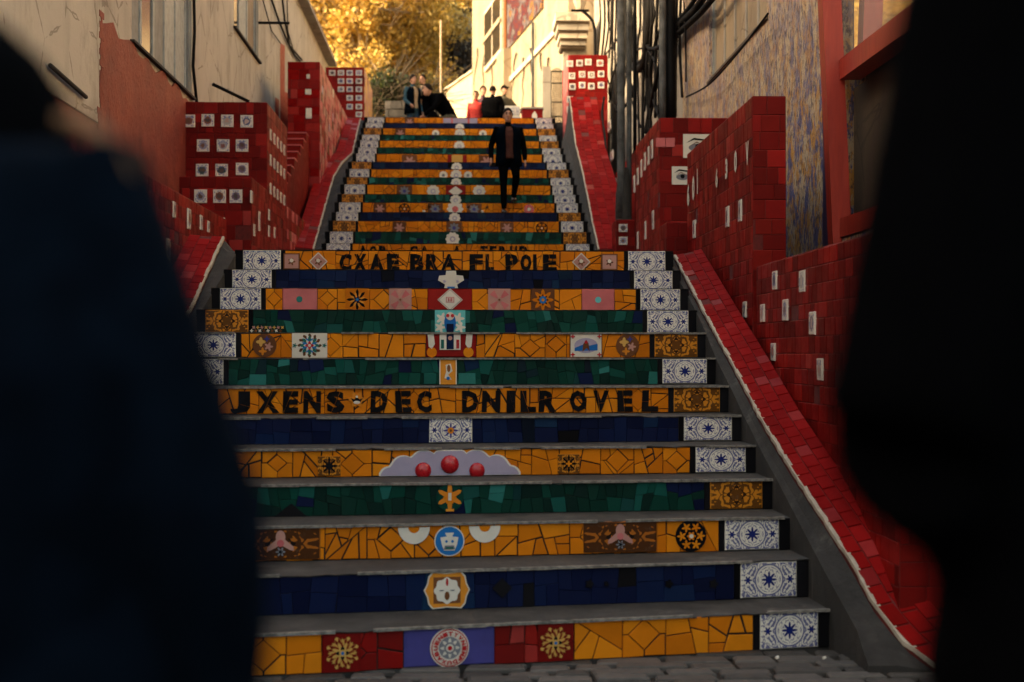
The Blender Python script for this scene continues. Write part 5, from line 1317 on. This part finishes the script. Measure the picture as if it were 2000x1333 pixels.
def tree(label, base, height, crown_c, crown_r, nclump, per, size, mat, bark='pale_bark', seed=1, clump=1.1, name='tree'):
    R = random.Random(seed); base = Vector(base); cc = Vector(crown_c)
    root = thing(name, label, 'tree', tuple(base))
    b = MB(); fork = base.lerp(cc, .45); fork.x += R.uniform(-.4, .4)
    b.tube([base, base.lerp(fork, .5) + Vector((R.uniform(-.2, .2), 0, 0)), fork], [height * .028, height * .022, height * .018], 8)
    b.build('trunk', bark, root)
    centers = []
    while len(centers) < nclump:
        q = Vector((R.uniform(-1, 1), R.uniform(-1, 1), R.uniform(-1, 1)))
        if .25 < q.length < 1: centers.append(Vector((cc.x + q.x * crown_r[0], cc.y + q.y * crown_r[1], cc.z + q.z * crown_r[2])))
    b = MB()
    for i in range(min(46, nclump)):
        e = centers[i]; m = fork.lerp(e, .5) + Vector((R.uniform(-.5, .5), R.uniform(-.5, .5), R.uniform(0, .7)))
        b.tube([fork, m, e], [height * .012, height * .006, height * .002], 5)
        for _ in range(5):
            s_ = m.lerp(e, R.random()); b.tube([s_, s_ + Vector((R.uniform(-1.6, 1.6), R.uniform(-1.8, .4), R.uniform(-.6, 1.5)))], [height * .004, height * .0012], 4)
    b.build('limbs', bark, root)
    leaves('crown', [tuple(c) for c in centers], [clump * R.uniform(.6, 1.3) for _ in centers], per, size, mat, root)
    return root
tree('big golden leaved tree behind the top of the steps', (-5.0, 60, TOPZ), 13, (-4.4, 60, 15.5), (4.6, 4, 5.2), 135, 400, .10, 'golden_leaf', seed=2, clump=.85)
tree('golden tree rising left behind the cream house roof', (-11.5, 62, TOPZ), 14, (-11, 62, 16), (5, 4, 6), 80, 230, .14, 'golden_leaf', seed=3, clump=1.2)
tree('paler golden tree farther back between golden tree and pale house', (-2.0, 72, TOPZ + 3), 12, (-1.6, 72, 18), (4.2, 4, 5.5), 90, 230, .14, 'golden_leaf', seed=4, clump=1.2)
tree('tall golden tree farthest left on the hillside', (-18, 66, TOPZ), 15, (-18, 66, 17), (5.5, 4, 7), 60, 140, .22, 'golden_leaf', seed=8, clump=1.3)
tree('dark green bushy tree low behind the two standing people', (-3.6, 46, TOPZ), 4, tuple(at(760, 186, 46)), (.85, .8, .55), 24, 130, .07, 'dark_leaf', 'dark_bark', 5, .42, 'shrub')
tree('small olive shrub at the foot of the golden tree, beside the dark one', (-2.3, 47, TOPZ), 4, tuple(at(822, 190, 47)), (.7, .7, .5), 20, 120, .07, 'olive_leaf', 'dark_bark', 6, .4, 'shrub')
CR = thing('creeper', 'dark bare creeper tangled on the pale far house', 'creeper', tuple(at(900, 150, 61)))
R = random.Random(9); b = MB(); cs = []
for i in range(34):
    px = R.uniform(868, 926); py = R.uniform(150, 182); p_ = [at(px, py, 60.5)]
    for j in range(5):
        px += R.uniform(-9, 9); py -= R.uniform(8, 30); px = max(852, min(935, px)); p_.append(at(px, py, 60.5 + R.uniform(-.8, .8)))
    b.tube(p_, [.05, .045, .04, .03, .02, .012], 4)
    if i % 2 == 0: cs += [tuple(p_[2])]
b.build('stems', 'dark_bark', CR)
for px, py in ((898, 105), (910, 90), (885, 128), (905, 125), (918, 110), (892, 145), (912, 140), (880, 150), (915, 75)): cs += [tuple(at(px, py, 61))]
leaves('foliage', cs, [.6] * len(cs), 42, .10, 'dry_creeper', CR)
# wooded hill closing the view
b = MB(); nx, ny = 30, 14
for j in range(ny):
    for i in range(nx):
        x = -70 + 140 * i / (nx - 1); y = 74 + 70 * j / (ny - 1)
        b.v.append((x, y, TOPZ - .3 + 46 * (j / (ny - 1)) ** 1.1 + (2.0 * math.sin(x * .21) * math.cos(y * .17) if j else 0)))
for j in range(ny - 1):
    for i in range(nx - 1):
        a = j * nx + i; b.f.append((a, a + 1, a + 1 + nx, a + nx)); b.mi.append(0)
plain('hill_soil', (0.06, 0.05, 0.02), .95, .4, 1)
tag(b.build('hillside', 'hill_soil', smooth=True), kind='structure')
cs = []; R = random.Random(12)
for i in range(520):
    x = R.uniform(-45, 26); y = R.uniform(76, 125); t_ = (y - 74) / 70
    cs.append((x, y, TOPZ + 46 * t_ ** 1.1 + R.uniform(.5, 5.5)))
tag(leaves('hill_wood', cs, [2.0] * len(cs), 75, .34, 'golden_leaf'), 'mass of golden woodland on the hill behind everything', 'wood', kind='stuff')

# ================================================================== people
plain('skin', (0.40, 0.21, 0.135), .5, .15, 20)
plain('black_cloth', (0.0014, 0.0015, 0.002), .9, .3, 40, spec=0.02)
plain('navy_cloth', (0.0010, 0.0026, 0.0055), .9, .3, 40, spec=0.02)
plain('coat_navy', (0.0016, 0.0042, 0.0088), .9, .4, 25, spec=0.03)
plain('rust_cloth', (0.055, 0.012, 0.006), .85, .3, 30)
plain('denim', (0.02, 0.055, 0.10), .85, .3, 30)
plain('teal_cloth', (0.015, 0.06, 0.09), .85, .3, 30)
plain('red_cloth', (0.38, 0.018, 0.012), .8, .25, 20)
plain('plum_cloth', (0.07, 0.03, 0.045), .85, .25, 20)
plain('beige_cloth', (0.36, 0.25, 0.15), .85, .25, 20)
plain('olive_cloth', (0.05, 0.045, 0.025), .85, .25, 20)
plain('hair_dark', (0.006, 0.004, 0.003), .75, .3, 60, spec=.1)
plain('shoe_leather', (0.02, 0.012, 0.008), .4, .3, 30)
plain('lip', (0.16, 0.05, 0.04), .5, .1)
STAND = dict(pelvis=(0, 0, .95), waist=(0, 0, 1.10), chest=(0, 0, 1.30), neck=(0, .01, 1.47), head=(0, -.02, 1.63),
             sL=(.175, 0, 1.41), eL=(.23, .02, 1.12), wL=(.25, -.06, .88), sR=(-.175, 0, 1.41), eR=(-.23, .02, 1.12), wR=(-.25, -.06, .88),
             hL=(.09, 0, .92), kL=(.10, -.02, .50), aL=(.10, .02, .09), hR=(-.09, 0, .92), kR=(-.10, -.02, .50), aR=(-.10, .02, .09))
def ell(b, c, rx, ry, rz, n=12, m=8):
    secs = []
    for i in range(m + 1):
        q = -math.pi / 2 + math.pi * i / m; r = max(math.cos(q), .02)
        secs.append([(c[0] + rx * r * math.cos(2 * math.pi * k / n), c[1] + ry * r * math.sin(2 * math.pi * k / n), c[2] + rz * math.sin(q)) for k in range(n)])
    b.loft(secs)
def person(label, base, heading, pose, cloth, voxel=.012, bulk=1.0, group=None, hair='short', scale=1.0, shirt=None, hands=True, jacket=None, scarf=None, cap=None):
    J = {k: Vector(v) for k, v in {**STAND, **pose}.items()}
    root = thing('person', label, 'person', base, group); root.rotation_euler = (0, 0, heading); root.scale = (scale,) * 3
    top, leg = cloth
    segs = []                                            # (a, b, ra, rb, material)
    def seg(a, c, ra, rc, m): segs.append((Vector(a), Vector(c), ra, rc, m))
    b = MB()
    # torso rings follow pelvis-waist-chest-neck, wider than deep
    up = [(J['pelvis'] - (J['waist'] - J['pelvis']) * .5, .13, .105), (J['pelvis'], .165, .125), (J['waist'], .145, .11), (J['chest'], .175, .125), (J['chest'].lerp(J['neck'], .55), .165, .11), (J['chest'].lerp(J['neck'], .85), .09, .075), (J['neck'], .06, .06)]
    ax = (J['sL'] - J['sR']); ax.z = 0; ax.normalize(); 
    secs = []
    for i, (c, ra, rb) in enumerate(up):
        d = (up[min(i + 1, len(up) - 1)][0] - up[max(i - 1, 0)][0]).normalized(); fw = d.cross(ax).normalized(); lat = fw.cross(d)
        k = bulk if i < 5 else 1
        secs.append([c + lat * (ra * k * math.cos(q)) + fw * (rb * k * math.sin(q)) for q in np.linspace(0, 2 * math.pi, 17)[:16]])
    b.loft(secs)
    for i in range(len(up) - 1): seg(up[i][0], up[i + 1][0], up[i][1] * .95, up[i + 1][1] * .95, top)
    hd = J['head']; nk = J['neck']
    def limb(pts, rs, m):
        b.tube(pts, rs, 10)
        for i in range(len(pts) - 1): seg(pts[i], pts[i + 1], rs[i], rs[i + 1], m)
    limb([nk - Vector((0, 0, .03)), nk.lerp(hd, .5), hd], [.056, .052, .05], 'skin')
    ell(b, hd + Vector((0, 0, .02)), .072, .092, .112); ell(b, hd + Vector((0, -.025, -.055)), .052, .06, .06)
    seg(hd + Vector((0, 0, -.03)), hd + Vector((0, 0, .07)), .085, .085, 'skin')
    b.tube([hd + Vector((0, -.085, .02)), hd + Vector((0, -.108, -.02))], [.010, .015], 6)      # nose
    for s_ in (-1, 1): ell(b, hd + Vector((s_ * .074, .01, .0)), .012, .02, .032, 6, 5)       # ears
    for S in 'LR':
        s_, e, w_ = J['s' + S], J['e' + S], J['w' + S]
        k = bulk
        limb([s_.lerp(J['chest'], .35), s_, s_.lerp(e, .5), e], [.07 * k, .066 * k, .052 * k, .046 * k], top)
        limb([e, e.lerp(w_, .4), w_], [.046 * k, .043 * k, .034 * k], top)
        d = (w_ - e).normalized(); sd = d.cross(Vector((0, 1, 0))); sd = Vector((1, 0, 0)) if sd.length < .1 else sd.normalized()
        nrm = d.cross(sd).normalized(); palm = w_ + d * .085
        if hands:
            secs = []
            for t_, ww, tt in ((-.01, .026, .02), (.03, .036, .017), (.085, .042, .014), (.10, .036, .010)):
                c = w_ + d * t_; secs.append([c + nrm * (ww * math.cos(q)) + sd * (tt * math.sin(q)) for q in np.linspace(0, 2 * math.pi, 11)[:10]])
            b.loft(secs); seg(w_ + d * .02, palm, .034, .04, 'skin')
            for i, (off, L) in enumerate(((-.030, .070), (-.010, .080), (.011, .074), (.030, .058))):
                p0 = palm + nrm * off; p1 = p0 + d * L * .5 + sd * .004; p2 = p0 + d * L * .9 - sd * .020
                limb([p0, p1, p2], [.0095, .0085, .007], 'skin')
            p0 = w_ + d * .03 + nrm * .03 * (-1); limb([p0, p0 - nrm * .028 + d * .03, p0 - nrm * .034 + d * .062], [.013, .011, .008], 'skin')
        h_, k_, a_ = J['h' + S], J['k' + S], J['a' + S]
        limb([J['pelvis'].lerp(h_, .6), h_, h_.lerp(k_, .5), k_], [.10, .10, .082, .064], leg)
        limb([k_, k_.lerp(a_, .4), a_], [.064, .058, .045], leg)
    tmp = bpy.data.objects.new('tmp', b.mesh('tmp', ['skin'])); COL.objects.link(tmp)
    fix_normals(tmp)
    md = tmp.modifiers.new('r', 'REMESH'); md.mode = 'VOXEL'; md.voxel_size = voxel
    ms = tmp.modifiers.new('s', 'SMOOTH'); ms.iterations = 2; ms.factor = .45
    dg = bpy.context.evaluated_depsgraph_get(); dg.update()
    me = bpy.data.meshes.new_from_object(tmp.evaluated_get(dg)); old = tmp.data; bpy.data.objects.remove(tmp); bpy.data.meshes.remove(old)
    mats = list(dict.fromkeys([s_[4] for s_ in segs] + ([shirt] if shirt else [])))
    me.materials.clear()
    for m in mats: me.materials.append(M[m])
    n = len(me.polygons); ctr = np.empty(n * 3, np.float32); me.polygons.foreach_get('center', ctr); ctr = ctr.reshape(-1, 3)
    best = np.full(n, 1e9); mi = np.zeros(n, np.int32)
    for a, c, ra, rc, m in segs:
        a_ = np.array(a); d_ = np.array(c) - a_; L = max(d_.dot(d_), 1e-9); t_ = np.clip((ctr - a_) @ d_ / L, 0, 1)
        dist = np.linalg.norm(ctr - a_ - t_[:, None] * d_, axis=1) - (ra + (rc - ra) * t_)
        k = dist < best; best[k] = dist[k]; mi[k] = mats.index(m)
    if shirt:
        nm = np.empty(n * 3, np.float32); me.polygons.foreach_get('normal', nm); nm = nm.reshape(-1, 3)
        k = (nm[:, 1] < -.35) & (np.abs(ctr[:, 0]) < .085) & (ctr[:, 2] > .93) & (ctr[:, 2] < 1.46); mi[k] = mats.index(shirt)
    me.polygons.foreach_set('material_index', mi); me.polygons.foreach_set('use_smooth', [True] * n); me.update(); me.name = 'body'
    body = bpy.data.objects.new('body', me); COL.objects.link(body); body.parent = root
    def child(mb, nm_, m, smooth=True):
        o = bpy.data.objects.new(nm_, mb.mesh(nm_, [m] if isinstance(m, str) else m, smooth)); COL.objects.link(o); o.parent = root; fix_normals(o); return o
    # face
    q = MB()
    for s_ in (-1, 1): ell(q, hd + Vector((s_ * .032, -.083, .025)), .014, .008, .008, 8, 5)
    for s_ in (-1, 1): q.obox(hd + Vector((s_ * .033, -.088, .047)), Vector((1, 0, 0)), Z, Vector((0, 1, 0)), .02, .004, .006)
    child(q, 'eyes', 'hair_dark')
    q = MB(); ell(q, hd + Vector((0, -.083, -.052)), .024, .008, .007, 8, 5); child(q, 'mouth', 'lip')
    # hair
    q = MB(); secs = []; n_ = 18
    for i in range(8):
        ph = math.pi / 2 * (1 - i / 7.0 * 1.25); sec = []
        for k in range(n_):
            an = 2 * math.pi * k / n_; frontal = max(0, -math.sin(an))
            p_ = max(ph, .66 * frontal - (.18 if hair != 'short' else -.02) * (1 - frontal) - .2 * (1 - frontal))
            r = 1.06 + rnd.uniform(-.02, .03)
            sec.append(hd + Vector((.080 * r * math.cos(p_) * math.cos(an), .100 * r * math.cos(p_) * math.sin(an) + .006, .02 + .118 * r * math.sin(p_))))
        secs.append(sec)
    q.loft(secs[::-1]); child(q, 'hair', cap or 'hair_dark')
    if cap:
        q = MB(); q.obox(hd + Vector((0, -.13, .065)), Vector((1, 0, 0)), Vector((0, 1, 0)), Z, .065, .055, .006); child(q, 'cap_brim', cap)
    if hair == 'long':
        q = MB(); secs = []
        for z, ra, rb, dy in ((.08, .09, .10, .01), (-.02, .10, .10, .02), (-.08, .105, .095, .03), (-.13, .10, .09, .04), (-.17, .07, .07, .05)):
            secs.append([hd + Vector((ra * math.cos(a_), dy + rb * math.sin(a_), z)) for a_ in np.linspace(0, 2 * math.pi, 17)[:16]])
        q.loft(secs); child(q, 'long_hair', 'hair_dark')
    if jacket:
        q = MB(); secs = []
        pl, ch = J['pelvis'], J['chest']
        for t_, ra, rb, op in ((-.45, .205, .165, .36), (-.1, .20, .16, .32), (.3, .185, .145, .30), (.7, .195, .145, .30), (1.0, .205, .15, .32), (1.28, .19, .13, .30), (1.42, .12, .10, .38)):
            c = pl.lerp(ch, t_); sec = []
            for a_ in np.linspace(-math.pi / 2 + op, 1.5 * math.pi - op, 25): sec.append(c + Vector((ra * bulk * math.cos(a_), rb * bulk * math.sin(a_), 0)))
            for a_ in np.linspace(1.5 * math.pi - op, -math.pi / 2 + op, 25): sec.append(c + Vector(((ra * bulk - .012) * math.cos(a_), (rb * bulk - .012) * math.sin(a_), 0)))
            secs.append(sec)
        q.loft(secs); child(q, 'jacket', jacket)
        q = MB(); pts = [nk + Vector((.075 * math.cos(a_), .07 * math.sin(a_) - .005, -.02 - .05 * max(0, -math.sin(a_)))) for a_ in np.linspace(-math.pi / 2 + .5, 1.5 * math.pi - .5, 14)]
        q.tube(pts, .018, 6); child(q, 'collar', jacket)
    if scarf:
        q = MB(); pts = [nk + Vector((.07 * math.cos(a_), .075 * math.sin(a_), .01)) for a_ in np.linspace(0, 2 * math.pi, 14)]; q.tube(pts, .026, 7)
        q.tube([nk + Vector((.02, -.08, 0)), J['chest'] + Vector((.03, -.15, 0)), J['waist'] + Vector((.03, -.15, -.1))], [.03, .035, .03], 7); child(q, 'scarf', scarf)
    for S in 'LR':
        a_ = J['a' + S]; q = MB(); secs = []
        for dy, wd, zt in ((.075, .02, .05), (.06, .038, .085), (.0, .042, .09), (-.08, .045, .05), (-.15, .043, .04), (-.185, .02, .025)):
            zf = a_.z - .09
            secs.append([(a_.x + wd * math.cos(t_), a_.y + dy, zf + max(0, zt * .5 + zt * .5 * math.sin(t_) * 1.0)) for t_ in np.linspace(0, 2 * math.pi, 11)[:10]])
        q.loft(secs); child(q, 'shoe', 'shoe_leather')
    return root

# the man walking down
bx = at(993, 405, 24.05)
man = person('man in dark open jacket and rust shirt walking down the upper steps', (bx.x, 24.05, ZK[16]), 0.08,
       dict(pelvis=(.01, .05, .97), waist=(.01, .03, 1.12), chest=(0, .01, 1.32), neck=(-.01, -.02, 1.49), head=(-.02, -.07, 1.635),
            sL=(.185, .01, 1.42), eL=(.265, .05, 1.15), wL=(.275, -.04, .91), sR=(-.19, 0, 1.42), eR=(-.285, .06, 1.16), wR=(-.30, -.05, .93),
            hL=(.10, .05, .94), kL=(.13, -.02, .62), aL=(.12, .26, .325), hR=(-.08, .05, .94), kR=(-.085, -.02, .52), aR=(-.08, -.03, .09)),
       ('black_cloth', 'black_cloth'), .0085, 1.12, shirt='rust_cloth', jacket='navy_cloth')
# people on the top landing
def stand_at(label, px, pyt, Y, heading, pose, cloth, **kw):
    z = at(px, pyt, Y).z; sc = (z - TOPZ) / 1.765
    return person(label, (at(px, 200, Y).x, Y, TOPZ - .004), heading, pose, cloth, .016, kw.pop('bulk', 1.12), kw.pop('group', 'people on the top landing'), scale=sc, **kw)
stand_at('person in teal jacket and jeans standing leftmost on the top landing', 806, 146, 36.0, .7, dict(wR=(-.2, -.16, 1.0)), ('teal_cloth', 'denim'), jacket='navy_cloth', shirt='beige_cloth')
stand_at('person in black coat with beige scarf beside the teal jacketed one', 826, 146, 36.3, -.5, dict(eL=(.2, -.05, 1.14), wL=(.05, -.2, 1.2)), ('black_cloth', 'denim'), jacket='black_cloth', scarf='beige_cloth')
stand_at('person crouching low in dark clothes on the top landing', 868, 116, 36.2, -1.2,
         dict(pelvis=(0, .12, .55), waist=(0, .06, .72), chest=(0, -.10, .92), neck=(0, -.26, 1.03), head=(0, -.36, 1.12), sL=(.17, -.14, 1.0), eL=(.24, -.3, .76), wL=(.16, -.46, .62), sR=(-.17, -.14, 1.0), eR=(-.24, -.3, .76), wR=(-.12, -.46, .62),
              hL=(.10, .12, .54), kL=(.17, -.30, .52), aL=(.13, -.02, .09), hR=(-.10, .12, .54), kR=(-.17, -.28, .50), aR=(-.13, 0, .09)), ('black_cloth', 'olive_cloth'), bulk=1.25)
stand_at('person in red jacket standing in the right group on the landing', 930, 178, 37.6, -.3, {}, ('red_cloth', 'denim'))
stand_at('person in plum top partly hidden behind the red jacket', 943, 168, 38.4, .3, {}, ('plum_cloth', 'denim'))
stand_at('person in bulky black coat seen from behind in the right group', 962, 168, 37.2, 2.6, dict(eL=(.3, -.05, 1.15), wL=(.25, -.28, 1.05), eR=(-.3, 0, 1.12), wR=(-.3, -.1, .88)), ('black_cloth', 'black_cloth'), bulk=1.85)
stand_at('person in dark cap reaching one arm out to the right', 984, 167, 37.5, .5, dict(sL=(.17, -.02, 1.38), eL=(.38, -.02, 1.20), wL=(.60, -.02, 1.09), chest=(.02, -.03, 1.29)), ('olive_cloth', 'denim'), cap='black_cloth', bulk=1.2)
BG = thing('bag', 'dark slumped bag on the landing beside the crouching person', 'bag', (at(843, 225, 35.6).x, 35.6, TOPZ))
b = MB(); c = at(846, 224, 35.6); ell(b, (c.x, 35.6, TOPZ + .42), .2, .15, .42, 12, 8); o = b.build('sack', 'black_cloth', BG, True)
b = MB(); b.tube([(c.x - .1, 35.5, TOPZ + .78), (c.x - .02, 35.45, TOPZ + .98), (c.x + .1, 35.5, TOPZ + .78)], .016, 6); b.build('strap', 'black_cloth', BG)

# the two people close to the lens, seen from behind
GZ = 0.50
def coat(root, base, rings, m):
    q = MB(); secs = []
    for x, y, z, ra, rb in rings: secs.append([Vector((x + ra * math.cos(a_), y + rb * math.sin(a_), z)) for a_ in np.linspace(0, 2 * math.pi, 21)[:20]])
    q.loft(secs); o = bpy.data.objects.new('coat', q.mesh('coat', [m], True)); COL.objects.link(o); o.parent = root
    o.matrix_parent_inverse = root.matrix_basis.inverted(); fix_normals(o)
def fore(label, Yb, cx, heading, P, cloth, **kw):
    """P: joints in the place; turned into the figure's own frame (heading pi = facing away)"""
    base = Vector((cx, Yb, GZ)); pose = {}
    rot = Matrix.Rotation(-heading, 3, 'Z')
    for k, v in P.items(): pose[k] = tuple(rot @ (Vector(v) - base))
    return person(label, tuple(base), heading, pose, cloth, .014, **kw)
Yl = 1.05; cx = -.335
sh = at(128, 415, Yl); el = at(380, 1030, Yl); wr = at(408, 1440, Yl + .04)
hz = 1.955
left = fore('person in dark blue coat with long dark hair, close at the left edge', Yl + .05, cx, math.pi,
     dict(sR=tuple(sh), eR=tuple(el), wR=tuple(wr), sL=(cx - .17, Yl + .1, sh.z), eL=(cx - .25, Yl + .1, sh.z - .28), wL=(cx - .22, Yl + .22, sh.z - .5), neck=(cx - .05, Yl + .06, sh.z + .05), head=(cx - .13, Yl + .10, sh.z + .19), chest=(cx + .02, Yl + .05, sh.z - .12), waist=(cx, Yl + .05, sh.z - .33), pelvis=(cx, Yl + .05, sh.z - .48),
          hL=(cx - .09, Yl + .05, sh.z - .5), hR=(cx + .09, Yl + .05, sh.z - .5), kL=(cx - .1, Yl + .06, GZ + .47), kR=(cx + .1, Yl + .06, GZ + .47), aL=(cx - .1, Yl, GZ + .09), aR=(cx + .1, Yl, GZ + .09)),
     ('coat_navy', 'black_cloth'), bulk=1.22, hair='long')
bpy.context.view_layer.update()
xc = lambda px: at(px, 700, Yl + .06).x
coat(left, None, [(cx, Yl + .06, sh.z + .02, .10, .08), (cx + .01, Yl + .06, sh.z - .06, .19, .12), (cx + .01, Yl + .06, sh.z - .2, .21, .135), (cx + .02, Yl + .06, sh.z - .38, .235, .15), (cx + .03, Yl + .06, sh.z - .55, .255, .17), (cx + .03, Yl + .06, sh.z - .8, .27, .18)], 'coat_navy')
q = MB(); secs = []
for dz, ra in ((-.03, .125), (.0, .125), (.05, .12), (.096, .108), (.124, .09), (.155, .056), (.175, .015)): secs.append([Vector((cx + ra * math.cos(a_), Yl + .06 + ra * .7 * math.sin(a_), sh.z + dz)) for a_ in np.linspace(0, 2 * math.pi, 21)[:20]])
q.loft(secs); o = bpy.data.objects.new('hood', q.mesh('hood', ['black_cloth'], True)); COL.objects.link(o); o.parent = left; o.matrix_parent_inverse = left.matrix_basis.inverted(); fix_normals(o)
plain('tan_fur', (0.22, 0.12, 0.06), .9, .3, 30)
q = MB(); q.tube([at(112, 232, Yl - .02), at(160, 236, Yl - .02), at(215, 280, Yl - .03), at(262, 345, Yl - .03)], [.004, .008, .006, .002], 8)  # peach light along the shoulder edge, built as a thin coloured strip
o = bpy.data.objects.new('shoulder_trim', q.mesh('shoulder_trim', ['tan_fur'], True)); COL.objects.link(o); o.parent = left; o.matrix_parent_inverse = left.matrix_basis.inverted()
Yr = .86; sx = at(2055, -230, Yr); e = at(1795, 850, Yr); cxr = sx.x + .155
wr = at(2010, 1070, Yr + .22)
fore('person in black jacket with bent elbow, close at the right edge', Yr + .05, cxr, math.pi,
     dict(sL=tuple(sx), eL=tuple(e), wL=tuple(wr), sR=(cxr + .17, Yr + .05, sx.z), eR=(cxr + .24, Yr + .05, sx.z - .3), wR=(cxr + .24, Yr + .12, sx.z - .55), neck=(cxr, Yr + .06, sx.z + .06), head=(cxr, Yr + .09, sx.z + .22), chest=(cxr, Yr + .05, sx.z - .12), waist=(cxr, Yr + .05, sx.z - .34), pelvis=(cxr, Yr + .05, sx.z - .50),
          hL=(cxr - .09, Yr + .05, sx.z - .53), hR=(cxr + .09, Yr + .05, sx.z - .53), kL=(cxr - .1, Yr + .06, GZ + .5), kR=(cxr + .1, Yr + .06, GZ + .5), aL=(cxr - .1, Yr, GZ + .09), aR=(cxr + .1, Yr, GZ + .09)),
     ('black_cloth', 'black_cloth'), bulk=1.36)
